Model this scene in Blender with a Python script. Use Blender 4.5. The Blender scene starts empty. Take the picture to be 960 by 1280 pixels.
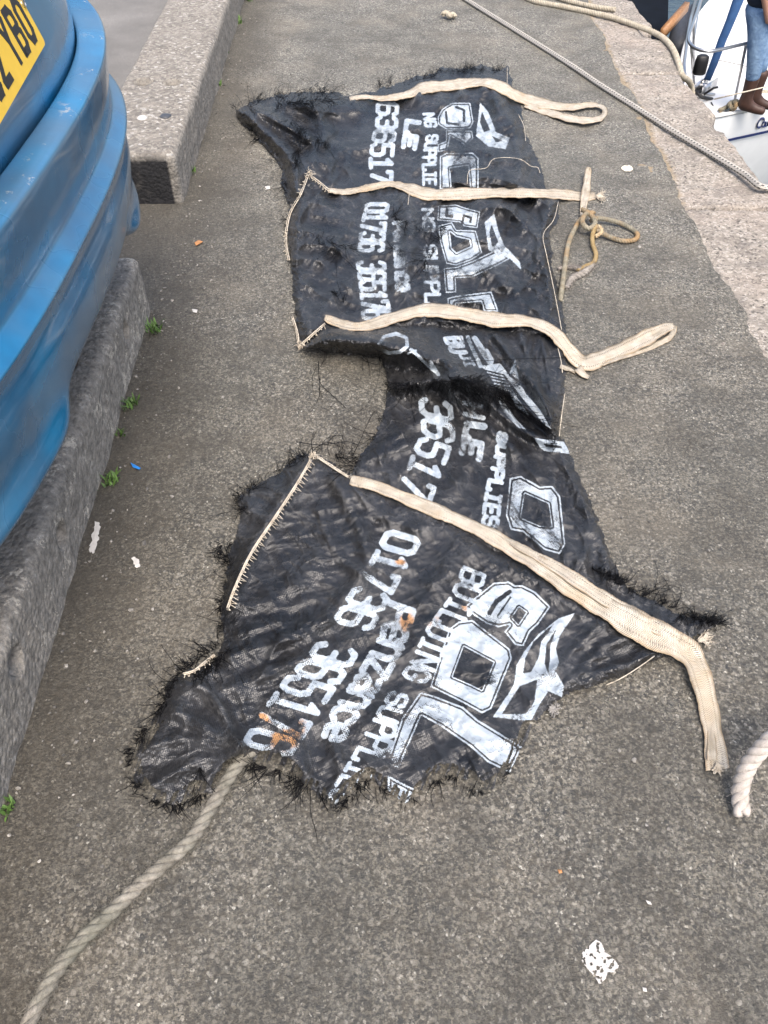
import bpy, bmesh, math, random
import numpy as np
from mathutils import Vector, Matrix
random.seed(7); rng = np.random.default_rng(7)
S = bpy.context.scene
COL = S.collection
# ------------------------------------------------------------------ camera, world, sun, exposure
CAM_H = 1.5; PITCH = math.radians(47); F = 1000.0
cd = bpy.data.cameras.new('camera'); cam = bpy.data.objects.new('camera', cd); COL.objects.link(cam)
cam.location = (0, 0, CAM_H); cam.rotation_euler = (math.radians(90) - PITCH, 0, 0)
cd.sensor_fit = 'VERTICAL'; cd.sensor_height = 36.0; cd.lens = 36.0 * F / 1280.0
cd.clip_start = 0.05; cd.clip_end = 2000
S.camera = cam
S.render.resolution_x = 768; S.render.resolution_y = 1024
W = bpy.data.worlds.new('World'); S.world = W; W.use_nodes = True
wn = W.node_tree; bg = wn.nodes['Background']
sky = wn.nodes.new('ShaderNodeTexSky'); sky.sky_type = 'NISHITA'; sky.sun_disc = False
SUN_EL = math.radians(62); SUN_AZ = math.radians(165)      # azimuth clockwise from +Y
sky.sun_elevation = SUN_EL; sky.sun_rotation = SUN_AZ; sky.dust_density = 5.0; sky.ozone_density = 0.6; sky.air_density = 1.0
wn.links.new(sky.outputs[0], bg.inputs[0]); bg.inputs[1].default_value = 0.14
ld = bpy.data.lights.new('sun', 'SUN'); ld.energy = 1.4; ld.angle = math.radians(36); ld.color = (1.0, .95, .88)
sun = bpy.data.objects.new('sun', ld); COL.objects.link(sun)
sd = Vector((math.sin(SUN_AZ)*math.cos(SUN_EL), math.cos(SUN_AZ)*math.cos(SUN_EL), math.sin(SUN_EL)))
sun.rotation_euler = sd.to_track_quat('Z', 'Y').to_euler(); sun.location = sd * 20
S.view_settings.view_transform = 'Standard'; S.view_settings.look = 'None'
S.view_settings.gamma = 1; S.view_settings.exposure = 1.12; S.view_settings.use_curve_mapping = False

# ------------------------------------------------------------------ helpers
ct, st_ = math.cos(PITCH), math.sin(PITCH)
def P(px, py, z=0.0):
    """world point at height z seen at photo position (px,py)"""
    u = (px - 480) / F; v = (640 - py) / F
    t = (z - CAM_H) / (-st_ + v * ct)
    return np.stack([u * t, (ct + v * st_) * t, np.zeros_like(t) + z], -1) if isinstance(t, np.ndarray) else Vector((u*t, (ct+v*st_)*t, z))

def hash3(i, j, k, seed):
    n = (i.astype(np.int64) * 374761393 + j.astype(np.int64) * 668265263 + k.astype(np.int64) * 2147483647 + seed * 974634777) & 0xffffffff
    n = ((n ^ (n >> 13)) * 1274126177) & 0xffffffff
    n = n ^ (n >> 16)
    return (n & 0xffff) / 65535.0
def vnoise(p, scale, seed=0):
    """value noise -1..1; p (...,3) or (...,2)"""
    q = p * scale
    if q.shape[-1] == 2: q = np.concatenate([q, np.zeros(q.shape[:-1] + (1,))], -1)
    f = np.floor(q); t = q - f; t = t * t * (3 - 2 * t); f = f.astype(np.int64)
    r = 0
    for a in (0, 1):
        for b in (0, 1):
            for c in (0, 1):
                w = (t[..., 0] if a else 1 - t[..., 0]) * (t[..., 1] if b else 1 - t[..., 1]) * (t[..., 2] if c else 1 - t[..., 2])
                r = r + w * hash3(f[..., 0] + a, f[..., 1] + b, f[..., 2] + c, seed)
    return r * 2 - 1
def fbm(p, scale, seed=0, oct=3):
    r = 0; a = 1.0; s = 0
    for o in range(oct):
        r = r + a * vnoise(p, scale * 2 ** o, seed + o * 17); s += a; a *= .5
    return r / s

def tag(o, label=None, cat=None, group=None, kind=None):
    if label: o['label'] = label
    if cat: o['category'] = cat
    if group: o['group'] = group
    if kind: o['kind'] = kind
    return o
def empty(name, loc=(0, 0, 0)):
    o = bpy.data.objects.new(name, None); COL.objects.link(o); o.location = loc; o.empty_display_size = .1
    return o
def link(name, me, mat, parent=None, smooth=True):
    o = bpy.data.objects.new(name, me); COL.objects.link(o)
    if mat is not None:
        for m in (mat if isinstance(mat, (list, tuple)) else [mat]): me.materials.append(m)
    if smooth: me.polygons.foreach_set('use_smooth', [True] * len(me.polygons))
    if parent is not None:
        o.parent = parent; o.matrix_parent_inverse = Matrix.Translation(parent.location).inverted()
    return o
def mesh_np(name, V, Fq, mat, parent=None, smooth=True, attrs=None):
    me = bpy.data.meshes.new(name)
    V = np.asarray(V, np.float32); Fq = np.asarray(Fq, np.int32)
    me.vertices.add(len(V)); me.vertices.foreach_set('co', V.ravel())
    k = Fq.shape[1]
    me.loops.add(Fq.size); me.loops.foreach_set('vertex_index', Fq.ravel())
    me.polygons.add(len(Fq)); me.polygons.foreach_set('loop_start', np.arange(0, Fq.size, k, dtype=np.int32))
    me.update(calc_edges=True); me.validate()
    if attrs:
        for an, av in attrs.items():
            a = me.attributes.new(an, 'FLOAT', 'POINT'); a.data.foreach_set('value', np.asarray(av, np.float32))
    return link(name, me, mat, parent, smooth)
class MB:
    """collects polygons into one mesh"""
    def __init__(s): s.v = []; s.f = []; s.a = {}
    def add(s, vs, fs, **attrs):
        o = len(s.v); s.v += [tuple(x) for x in vs]; s.f += [[i + o for i in f] for f in fs]
        for k in set(s.a) | set(attrs):
            l = s.a.setdefault(k, [0.0] * o); l += list(attrs.get(k, [0.0] * len(vs)))
        return s
    def build(s, name, mat, parent=None, smooth=True):
        me = bpy.data.meshes.new(name); me.from_pydata(s.v, [], s.f); me.update()
        for k, l in s.a.items():
            a = me.attributes.new(k, 'FLOAT', 'POINT'); a.data.foreach_set('value', l)
        return link(name, me, mat, parent, smooth)
    def box(s, c, d, rot=None):
        c = Vector(c); vs = []
        for x in (-.5, .5):
            for y in (-.5, .5):
                for z in (-.5, .5):
                    p = Vector((x * d[0], y * d[1], z * d[2]))
                    if rot is not None: p = rot @ p
                    vs.append(c + p)
        return s.add(vs, [(0, 1, 3, 2), (4, 6, 7, 5), (0, 4, 5, 1), (2, 3, 7, 6), (0, 2, 6, 4), (1, 5, 7, 3)])
    def tube(s, pts, r, n=8, caps=True, squash=None):
        pts = [Vector(p) for p in pts]; m = len(pts)
        if m < 2: return s
        rr = r if isinstance(r, (list, tuple)) else [r] * m
        vs = []; al = []; ar = []; L = 0
        t0 = (pts[1] - pts[0]).normalized(); up = Vector((0, 0, 1))
        if abs(t0.dot(up)) > .95: up = Vector((1, 0, 0))
        nrm = (up - t0 * up.dot(t0)).normalized()
        for i, p in enumerate(pts):
            t = (pts[min(i + 1, m - 1)] - pts[max(i - 1, 0)])
            t = t.normalized() if t.length > 1e-9 else t0
            nrm = (nrm - t * nrm.dot(t)); nrm = nrm.normalized() if nrm.length > 1e-6 else t.orthogonal().normalized()
            bn = t.cross(nrm)
            if i: L += (p - pts[i - 1]).length
            for k in range(n):
                a = 2 * math.pi * k / n
                vs.append(p + nrm * (math.cos(a) * rr[i] * (squash or 1)) + bn * (math.sin(a) * rr[i])); al.append(L); ar.append(k / n)
        fs = [(i * n + k, i * n + (k + 1) % n, (i + 1) * n + (k + 1) % n, (i + 1) * n + k) for i in range(m - 1) for k in range(n)]
        if caps: fs += [list(range(n))[::-1], [(m - 1) * n + k for k in range(n)]]
        return s.add(vs, fs, along=al, around=ar)
def crom(pts, n=8):
    """smooth a polyline (tuples of any length)"""
    A = [np.array(p, float) for p in pts]; A = [2 * A[0] - A[1]] + A + [2 * A[-1] - A[-2]]
    out = []
    for i in range(1, len(A) - 2):
        for k in range(n):
            t = k / n
            out.append(.5 * ((2 * A[i]) + (-A[i-1] + A[i+1]) * t + (2*A[i-1] - 5*A[i] + 4*A[i+1] - A[i+2]) * t*t + (-A[i-1] + 3*A[i] - 3*A[i+1] + A[i+2]) * t**3))
    out.append(A[-2]); return out
def resample(pts, step):
    pts = [np.array(p, float) for p in pts]; d = [0]
    for a, b in zip(pts, pts[1:]): d.append(d[-1] + np.linalg.norm((b - a)[:3]))
    n = max(2, int(d[-1] / step)); q = np.linspace(0, d[-1], n); A = np.array(pts)
    return np.stack([np.interp(q, d, A[:, k]) for k in range(A.shape[1])], -1)

# ---- shader helpers
class NT:
    def __init__(s, name):
        s.m = bpy.data.materials.new(name); s.m.use_nodes = True; s.t = s.m.node_tree
        s.b = s.t.nodes['Principled BSDF']; s.out = s.t.nodes['Material Output']
        s.pos = s.t.nodes.new('ShaderNodeNewGeometry').outputs['Position']
    def n(s, typ, props=None, **inp):
        x = s.t.nodes.new('ShaderNode' + typ)
        for k, v in (props or {}).items(): setattr(x, k, v)
        for k, v in inp.items():
            k = k.replace('_', ' ')
            key = int(k[1:]) if k[0] == 'i' and k[1:].isdigit() else k
            s.set(x.inputs[key], v)
        return x
    def set(s, sock, v):
        if isinstance(v, bpy.types.NodeSocket): s.t.links.new(v, sock)
        elif isinstance(v, bpy.types.Node): s.t.links.new(v.outputs[0], sock)
        else:
            if isinstance(v, tuple) and len(v) == 3 and sock.type == 'RGBA': v = v + (1,)
            if isinstance(v, (int, float)) and sock.type == 'RGBA': v = (v, v, v, 1)
            sock.default_value = v
    def noise(s, scale, detail=4, rough=.6, vec=None, out='Fac', dist=0):
        return s.n('TexNoise', Vector=vec or s.pos, Scale=scale, Detail=detail, Roughness=rough, Distortion=dist).outputs[out]
    def vor(s, scale, out='Distance', feature='F1', vec=None, rnd=1.0):
        return s.n('TexVoronoi', {'feature': feature}, Vector=vec or s.pos, Scale=scale, Randomness=rnd).outputs[out]
    def ramp(s, fac, stops, interp='LINEAR'):
        r = s.n('ValToRGB', Fac=fac); e = r.color_ramp; e.interpolation = interp
        while len(e.elements) < len(stops): e.elements.new(.5)
        for el, (p, c) in zip(e.elements, stops):
            el.position = p; el.color = (c + (1,)) if isinstance(c, tuple) else (c, c, c, 1)
        return r.outputs[0]
    def mix(s, fac, a, b, mode='MIX'):
        x = s.n('MixRGB', {'blend_type': mode}); s.set(x.inputs[0], fac); s.set(x.inputs[1], a); s.set(x.inputs[2], b); return x.outputs[0]
    def math(s, op, a, b=0.0, c=0.0, clamp=False):
        x = s.n('Math', {'operation': op, 'use_clamp': clamp}); s.set(x.inputs[0], a); s.set(x.inputs[1], b); s.set(x.inputs[2], c); return x.outputs[0]
    def bump(s, h, dist=.002, strength=1.0, normal=None):
        x = s.n('Bump', Height=h, Distance=dist, Strength=strength)
        if normal is not None: s.set(x.inputs['Normal'], normal)
        return x.outputs[0]
    def attr(s, name): return s.n('Attribute', {'attribute_name': name}).outputs['Fac']
    def fin(s, **k):
        for a, v in k.items(): s.set(s.b.inputs[a.replace('_', ' ')], v)
        return s.m
def simple(name, col, rough=.5, metal=0.0, var=.15, scale=30, bumpd=0.0, spec=.5):
    t = NT(name); nz = t.noise(scale, 4)
    c = t.mix(t.ramp(nz, [(.3, 0.0), (.7, 1.0)]), tuple(x * (1 - var) for x in col), tuple(min(1, x * (1 + var)) for x in col))
    k = dict(Base_Color=c, Roughness=rough, Metallic=metal, Specular_IOR_Level=spec)
    if bumpd: k['Normal'] = t.bump(t.noise(scale * 6, 3), bumpd)
    return t.fin(**k)

# ------------------------------------------------------------------ materials
def m_asphalt():
    t = NT('asphalt')
    warp = t.n('VectorMath', {'operation': 'ADD'}, i0=t.pos)
    w2 = t.n('VectorMath', {'operation': 'SCALE'}, i0=t.noise(60, 2, out='Color')); w2.inputs['Scale'].default_value = .006
    t.set(warp.inputs[1], w2.outputs[0]); wp = warp.outputs[0]
    v1 = t.n('TexVoronoi', Vector=wp, Scale=105.0); v2 = t.n('TexVoronoi', Vector=wp, Scale=240.0)
    r1 = t.n('SeparateColor', i0=v1.outputs['Color']).outputs[0]; r2 = t.n('SeparateColor', i0=v2.outputs['Color']).outputs[1]
    c1 = t.ramp(r1, [(0, (.020, .022, .026)), (.3, (.045, .044, .043)), (.55, (.100, .095, .088)), (.8, (.145, .135, .12)), (.95, (.20, .185, .165)), (1, (.32, .30, .27))])
    c2 = t.ramp(r2, [(0, (.030, .028, .026)), (.5, (.092, .086, .078)), (.85, (.19, .176, .155)), (.97, (.30, .28, .25)), (1, (.50, .48, .44))])
    c = t.mix(t.ramp(t.noise(90, 3), [(.42, 0.0), (.55, 1.0)]), c1, c2)
    gap = t.ramp(v1.outputs['Distance'], [(.45, 0.0), (.8, .85)])
    c = t.mix(gap, c, (.045, .040, .034))
    fil = t.noise(150, 3, .6); filp = t.n('MapRange', Value=t.noise(3.2, 5, .7), From_Min=.35, From_Max=.65, To_Min=.15, To_Max=.85).outputs[0]
    c = t.mix(t.math('MULTIPLY', t.ramp(fil, [(.50, 0.0), (.57, 1.0)]), filp), c, t.mix(r2, (.15, .135, .11), (.27, .245, .205)))
    c = t.mix(t.ramp(t.noise(95, 2), [(.36, .8), (.44, 0.0)]), c, (.030, .030, .031))
    big = t.noise(1.1, 5, .65); mid = t.noise(5, 5, .7)
    c = t.mix(t.ramp(big, [(.35, .5), (.62, 0.0)]), c, (.060, .058, .052))
    ck = t.vor(1.7, 'Distance', 'DISTANCE_TO_EDGE', vec=t.n('VectorMath', {'operation': 'ADD'}, i0=t.pos, i1=t.noise(6, 4, out='Color')).outputs[0])
    crk = t.math('MULTIPLY', t.ramp(ck, [(0, 1.0), (.006, .8), (.016, 0.0)]), t.ramp(t.noise(1.9, 3), [(.52, 0.0), (.66, .75)]))
    c = t.mix(crk, c, (.018, .017, .015))
    c = t.mix(t.ramp(mid, [(.40, .45), (.55, 0.0)]), c, (.040, .036, .031))
    c = t.mix(t.ramp(t.noise(2.3, 4), [(.5, 0.0), (.75, .35)]), c, (.17, .145, .115))
    # darker brown band along the kerb foot, its edge broken by noise
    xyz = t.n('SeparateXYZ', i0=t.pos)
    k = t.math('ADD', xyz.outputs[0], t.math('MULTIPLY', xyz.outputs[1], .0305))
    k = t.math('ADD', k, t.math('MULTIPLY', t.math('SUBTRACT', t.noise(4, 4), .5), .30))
    edge_tint = t.n('MapRange', Value=k, From_Min=-.62, From_Max=-.40, To_Min=.62, To_Max=0.0).outputs[0]
    c = t.mix(edge_tint, c, (.036, .031, .025))
    # bluish far, browner near; hazy far brightness is painted into the colour
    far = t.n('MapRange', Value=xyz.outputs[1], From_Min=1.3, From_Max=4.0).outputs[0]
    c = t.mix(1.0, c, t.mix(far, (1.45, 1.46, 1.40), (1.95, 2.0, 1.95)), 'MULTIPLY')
    wh = t.ramp(t.vor(38), [(.0, 1.0), (.03, 1.0), (.045, 0.0)])
    wsel = t.math('GREATER_THAN', t.n('SeparateColor', i0=t.vor(38, 'Color')).outputs[2], .80)
    c = t.mix(t.math('MULTIPLY', wh, wsel), c, (.55, .53, .48))
    h = t.math('SUBTRACT', t.math('MULTIPLY', t.noise(170, 4, .7), 1.6), t.math('MULTIPLY', v1.outputs['Distance'], .3))
    h = t.math('ADD', h, t.math('MULTIPLY', r1, .5)); h2 = t.math('MULTIPLY', t.noise(14, 5), 1.2)
    nb = t.bump(h, .005, .9); nb = t.bump(h2, .006, .6, nb)
    return t.fin(Base_Color=c, Roughness=t.ramp(r2, [(0, .55), (1, .9)]), Normal=nb, Specular_IOR_Level=.4)
def m_carpark():
    t = NT('worn_concrete_ground'); c = t.mix(t.ramp(t.noise(3, 5), [(.35, 0.0), (.7, 1.0)]), (.15, .145, .135), (.25, .24, .225))
    c = t.mix(t.ramp(t.noise(300, 2), [(.45, .5), (.6, 0.0)]), c, (.09, .085, .08))
    return t.fin(Base_Color=c, Roughness=.85, Normal=t.bump(t.noise(250, 3), .002))
def m_granite():
    t = NT('pink_grey_granite'); v = t.n('TexVoronoi', Vector=t.pos, Scale=120.0); r = t.n('SeparateColor', i0=v.outputs['Color']).outputs[0]
    c = t.ramp(r, [(0, (.07, .062, .056)), (.16, (.22, .195, .165)), (.5, (.31, .275, .232)), (.8, (.38, .34, .29)), (1, (.48, .44, .39))])
    c = t.mix(t.ramp(t.noise(260, 2), [(.35, .45), (.5, 0.0)]), c, (.15, .135, .115))
    c = t.mix(t.ramp(t.noise(7, 6, .7), [(.38, .6), (.5, 0.0)]), c, (.17, .15, .13))
    c = t.mix(t.ramp(t.noise(2.5, 3), [(.5, 0.0), (.8, .5)]), c, (.40, .32, .26))
    d = t.attr('edge_tint'); dd = t.math('ADD', d, t.math('MULTIPLY', t.math('SUBTRACT', t.noise(25, 4), .5), 1.1))
    c = t.mix(t.ramp(dd, [(.62, 0.0), (.95, .7)]), c, (.27, .20, .11))
    h = t.math('ADD', t.noise(160, 4, .7), t.math('MULTIPLY', t.noise(18, 4, .6), 2.0))
    return t.fin(Base_Color=c, Roughness=.85, Normal=t.bump(h, .006, .9))
def m_kerb():
    t = NT('weathered_aggregate_concrete'); g = t.n('NewGeometry'); nz = t.n('SeparateXYZ', i0=g.outputs['Normal']).outputs[2]
    v = t.n('TexVoronoi', Vector=t.pos, Scale=75.0); r = t.n('SeparateColor', i0=v.outputs['Color']).outputs[0]
    top = t.ramp(r, [(0, (.12, .11, .10)), (.3, (.20, .182, .158)), (.7, (.29, .263, .225)), (.93, (.38, .355, .31)), (1, (.55, .53, .5))])
    top = t.mix(t.ramp(t.noise(150, 3), [(.4, .6), (.55, 0.0)]), top, (.16, .145, .125))
    side = t.ramp(t.noise(45, 6, .75), [(.32, (.10, .093, .082)), (.45, (.19, .176, .154)), (.56, (.26, .24, .21)), (.62, (.30, .28, .25)), (.72, (.46, .44, .40))])
    a = t.attr('grime')
    m = t.math('MULTIPLY', t.ramp(nz, [(.55, 0.0), (.9, 1.0)]), t.math('SUBTRACT', 1.0, a, clamp=True), clamp=True)
    c = t.mix(m, side, top)
    p = t.ramp(t.noise(11, 6, .8), [(.56, 0.0), (.59, 1.0)])
    c = t.mix(t.math('MULTIPLY', t.math('MULTIPLY', p, a), t.ramp(t.noise(70, 5, .8), [(.44, 0.0), (.54, .9)])), c, (.50, .46, .39))
    c = t.mix(t.attr('tar'), c, (.018, .018, .020))
    h = t.math('ADD', t.noise(110, 4, .7), t.math('MULTIPLY', v.outputs['Distance'], -.8))
    return t.fin(Base_Color=c, Roughness=.9, Normal=t.bump(h, .005, 1.0))
def m_fabric():
    t = NT('black_woven_polypropylene')
    xyz = t.n('SeparateXYZ', i0=t.n('VectorRotate', {'rotation_type': 'Z_AXIS'}, Vector=t.pos, Angle=.35).outputs[0])
    k = 2 * math.pi / .0052
    sx = t.math('SINE', t.math('MULTIPLY', xyz.outputs[0], k)); sy = t.math('SINE', t.math('MULTIPLY', xyz.outputs[1], k))
    weave = t.math('MULTIPLY', sx, sy)
    pr = t.attr('print'); rust = t.attr('rust')
    fine = t.noise(420, 2, .6); med = t.noise(45, 4, .7)
    th = t.math('ADD', t.math('MULTIPLY', fine, 1.15), t.math('MULTIPLY', med, .55))
    th = t.math('ADD', th, t.math('MULTIPLY', weave, .17))
    msk = t.n('MapRange', Value=t.math('SUBTRACT', pr, t.math('SUBTRACT', th, .27)), From_Min=-.06, From_Max=.10).outputs[0]
    ink = t.mix(t.ramp(t.noise(30, 3), [(.35, 0.0), (.7, 1.0)]), (.30, .35, .40), (.50, .55, .58))
    ink = t.mix(t.ramp(t.math('ADD', rust, t.math('MULTIPLY', t.math('SUBTRACT', t.noise(60, 3), .5), .8)), [(.35, 0.0), (.65, .9)]), ink, (.48, .23, .07))
    base = t.mix(t.ramp(t.noise(9, 5, .7), [(.35, 0.0), (.7, 1.0)]), (.0055, .0058, .0068), (.018, .0180, .0195))
    base = t.mix(t.ramp(t.noise(4.2, 4, .6), [(.42, 0.0), (.66, .8)]), base, (.028, .0285, .031))  # broad lighter patches paint the sky's grey sheen into the cloth
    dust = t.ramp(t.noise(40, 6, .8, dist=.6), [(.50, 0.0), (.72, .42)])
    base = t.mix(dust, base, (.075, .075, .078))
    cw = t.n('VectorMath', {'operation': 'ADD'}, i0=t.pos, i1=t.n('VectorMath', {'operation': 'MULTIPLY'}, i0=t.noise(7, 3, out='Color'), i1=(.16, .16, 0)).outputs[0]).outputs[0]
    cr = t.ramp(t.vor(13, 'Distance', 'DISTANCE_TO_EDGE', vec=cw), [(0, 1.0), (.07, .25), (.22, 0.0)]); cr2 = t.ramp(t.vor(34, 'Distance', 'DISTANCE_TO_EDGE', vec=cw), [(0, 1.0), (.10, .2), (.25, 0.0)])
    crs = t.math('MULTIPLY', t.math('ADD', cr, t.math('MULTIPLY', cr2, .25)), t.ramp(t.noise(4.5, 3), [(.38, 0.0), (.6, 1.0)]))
    rub_sheen = t.math('MULTIPLY', crs, t.ramp(t.noise(120, 4, .8), [(.40, 0.0), (.62, .55)]), clamp=True)
    base = t.mix(rub_sheen, base, (.13, .128, .125))  # creases lightened: rubbed cloth plus highlights painted into the base colour
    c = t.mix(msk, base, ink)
    h = t.math('ADD', t.math('MULTIPLY', weave, .5), t.math('MULTIPLY', msk, .3))
    nb = t.bump(h, .0007, .9); nb = t.bump(cr, .003, .35, nb); nb = t.bump(t.noise(40, 5, .6, dist=.3), .003, .5, nb)
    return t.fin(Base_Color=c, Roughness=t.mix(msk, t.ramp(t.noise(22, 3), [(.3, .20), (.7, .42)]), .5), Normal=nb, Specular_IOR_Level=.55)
def m_strap():
    t = NT('cream_webbing'); u = t.attr('u'); v = t.attr('v')
    a = t.math('SINE', t.math('ADD', t.math('MULTIPLY', u, 1500.0), t.math('MULTIPLY', t.math('ABSOLUTE', t.math('SUBTRACT', t.math('FRACT', t.math('MULTIPLY', v, 3.0)), .5)), 14.0)))
    c = t.mix(t.ramp(t.noise(28, 5, .7), [(.35, 0.0), (.65, 1.0)]), (.56, .49, .385), (.79, .735, .63))
    c = t.mix(t.ramp(t.noise(5, 5, .75), [(.52, 0.0), (.72, .7)]), c, (.60, .45, .28))
    edge = t.ramp(t.math('ABSOLUTE', t.math('SUBTRACT', v, .5)), [(.38, 0.0), (.5, .65)])
    c = t.mix(edge, c, (.40, .26, .13))
    c = t.mix(t.ramp(a, [(0, .45), (.5, 0.0)]), c, (.30, .24, .16))
    c = t.mix(t.ramp(t.noise(60, 6, .85), [(.54, 0.0), (.76, .55)]), c, (.30, .17, .12))
    # two rows of dark stitch holes where the webbing is sewn down
    dash = t.math('GREATER_THAN', t.math('SINE', t.math('MULTIPLY', u, 950.0)), .1)
    rows = t.math('LESS_THAN', t.math('ABSOLUTE', t.math('SUBTRACT', t.math('ABSOLUTE', t.math('SUBTRACT', v, .5)), .26)), .035)
    c = t.mix(t.math('MULTIPLY', t.math('MULTIPLY', dash, rows), t.math('MULTIPLY', t.attr('sewn'), .75)), c, (.09, .075, .06))
    return t.fin(Base_Color=c, Roughness=.8, Normal=t.bump(t.math('ADD', a, t.noise(200, 2)), .0012, .9), Specular_IOR_Level=.25)
def m_rope(name, c0, c1, stain=None):
    t = NT(name); c = t.mix(t.ramp(t.noise(40, 5, .7), [(.35, 0.0), (.65, 1.0)]), c0, c1)
    if stain: c = t.mix(t.ramp(t.noise(9, 4), [(.45, 0.0), (.65, .7)]), c, stain)
    c = t.mix(t.ramp(t.noise(600, 2), [(.5, 0.0), (.7, .45)]), c, tuple(x * .4 for x in c0))
    return t.fin(Base_Color=c, Roughness=.85, Normal=t.bump(t.noise(900, 3), .001, .9), Specular_IOR_Level=.2)
def m_braid():
    t = NT('braided_line_with_dark_fleck'); u = t.attr('along'); v = t.attr('around')
    s1 = t.math('FRACT', t.math('ADD', t.math('MULTIPLY', u, 52.0), t.math('MULTIPLY', v, 2.0)))
    fl = t.math('MULTIPLY', t.math('LESS_THAN', s1, .5), t.math('LESS_THAN', t.math('ABSOLUTE', t.math('SUBTRACT', t.math('FRACT', t.math('MULTIPLY', v, 5.0)), .5)), .2))
    c = t.mix(t.math('MULTIPLY', fl, .92), t.mix(t.noise(30), (.42, .39, .34), (.56, .53, .47)), (.03, .03, .035))
    br = t.math('MULTIPLY', t.math('SINE', t.math('ADD', t.math('MULTIPLY', u, 700.0), t.math('MULTIPLY', v, 25.13))), t.math('SINE', t.math('SUBTRACT', t.math('MULTIPLY', u, 700.0), t.math('MULTIPLY', v, 25.13))))
    return t.fin(Base_Color=c, Roughness=.75, Normal=t.bump(br, .0012, .9))
def m_paint():
    t = NT('dusty_blue_car_paint')
    c = t.mix(t.ramp(t.noise(6, 4), [(.35, 0.0), (.7, 1.0)]), (.012, .15, .315), (.020, .235, .46))
    g = t.n('NewGeometry'); nz = t.n('SeparateXYZ', i0=g.outputs['Normal']).outputs[2]
    film = t.math('MULTIPLY', t.ramp(t.noise(4, 3, .5), [(.34, 0.0), (.74, 1.0)]), .55)
    c = t.mix(film, c, (.17, .185, .19))
    scr = t.n('TexNoise', Vector=t.n('Mapping', Vector=t.pos, Scale=(60.0, 14.0, 90.0)).outputs[0], Scale=1.0, Detail=5.0, Roughness=.7).outputs[0]
    c = t.mix(t.ramp(scr, [(.74, 0.0), (.78, .6)]), c, (.36, .42, .46))
    chip = t.math('MULTIPLY', t.attr('edge'), t.ramp(t.noise(18, 6, .8), [(.60, 0.0), (.63, 1.0)]))
    c = t.mix(chip, c, (.48, .47, .44))
    return t.fin(Base_Color=c, Roughness=t.math('ADD', t.math('MULTIPLY', film, .35), .20), Metallic=.35, Coat_Weight=.7, Coat_Roughness=.10,
                 Normal=t.bump(t.noise(120, 3), .0003, .5))

MAT = dict(asphalt=m_asphalt(), carpark=m_carpark(), granite=m_granite(), kerb=m_kerb(), fabric=m_fabric(), strap=m_strap(), paint=m_paint(), braid=m_braid())
MAT['thread'] = simple('black_plastic_thread', (.004, .004, .005), .6, var=.3, scale=200, spec=.15)
MAT['whitethread'] = m_rope('pale_stitch_thread', (.42, .36, .28), (.68, .62, .52))
MAT['cream_rope'] = m_rope('cream_laid_rope', (.34, .30, .23), (.50, .45, .36))
MAT['old_rope'] = m_rope('weathered_grey_brown_rope', (.17, .155, .13), (.34, .315, .27), (.17, .17, .135))
MAT['green_rope'] = m_rope('greenish_grey_rope', (.17, .155, .115), (.31, .285, .22), (.34, .20, .08))
MAT['white_rope'] = m_rope('clean_white_cotton_rope', (.40, .36, .32), (.56, .51, .46))
MAT['white'] = simple('white_paint_fleck', (.52, .50, .47), .8, var=.1, scale=90, bumpd=.001)
MAT['gel'] = simple('white_gelcoat', (.80, .80, .78), .35, var=.03, scale=5)
MAT['gelgrey'] = simple('pale_grey_gelcoat', (.78, .80, .80), .3, var=.04, scale=5)
MAT['steel'] = simple('stainless_tube', (.55, .55, .55), .28, .9, var=.1)
MAT['navy'] = simple('navy_marking', (.012, .025, .11), .5, var=.1)
MAT['blue_cloth'] = simple('blue_canvas', (.03, .09, .22), .8, var=.2, scale=12, bumpd=.002)
MAT['black'] = simple('black_plastic', (.012, .012, .013), .5, var=.3)
MAT['darkhull'] = simple('dark_hull', (.004, .006, .010), .9, var=.3, scale=4, spec=.1)
MAT['wood'] = simple('varnished_wood', (.34, .17, .07), .5, var=.3, scale=40)
MAT['tyre'] = simple('tyre_rubber', (.015, .015, .015), .8, var=.2)
MAT['fender'] = simple('grey_vinyl_fender', (.06, .065, .075), .45, var=.2)
MAT['red'] = simple('red_lamp_lens', (.35, .01, .02), .15, var=.1)
MAT['glass'] = simple('dark_window_glass', (.01, .012, .014), .05, var=.05)
MAT['yellow'] = simple('yellow_plate', (.80, .52, .05), .35, var=.05)
MAT['platetext'] = simple('black_plate_letters', (.015, .015, .018), .4, var=.05)
MAT['skin'] = simple('skin', (.42, .23, .16), .6, var=.06)
MAT['boot'] = simple('brown_leather', (.055, .026, .018), .55, var=.3, scale=20)
MAT['leaf'] = simple('weed_leaf', (.085, .16, .035), .6, var=.5, scale=60)
MAT['hair'] = simple('brown_hair', (.05, .03, .02), .7)
MAT['shirt'] = simple('navy_cotton', (.012, .018, .035), .85, var=.2)
MAT['bluebit'] = simple('blue_plastic', (.03, .22, .62), .3, var=.1)
MAT['orange'] = simple('dry_orange_leaf', (.42, .20, .08), .8, var=.3, scale=80)
def m_jeans():
    t = NT('faded_blue_denim'); c = t.mix(t.ramp(t.noise(9, 4, .7), [(.35, 0.0), (.65, 1.0)]), (.09, .17, .31), (.24, .36, .52))
    return t.fin(Base_Color=c, Roughness=.9, Normal=t.bump(t.noise(14, 3, dist=1.0), .02, .6))
MAT['jeans'] = m_jeans()
def m_water():
    t = NT('harbour_water'); return t.fin(Base_Color=(.012, .022, .022), Roughness=.08, Normal=t.bump(t.noise(3, 4), .05, .6))
MAT['water'] = m_water()

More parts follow.
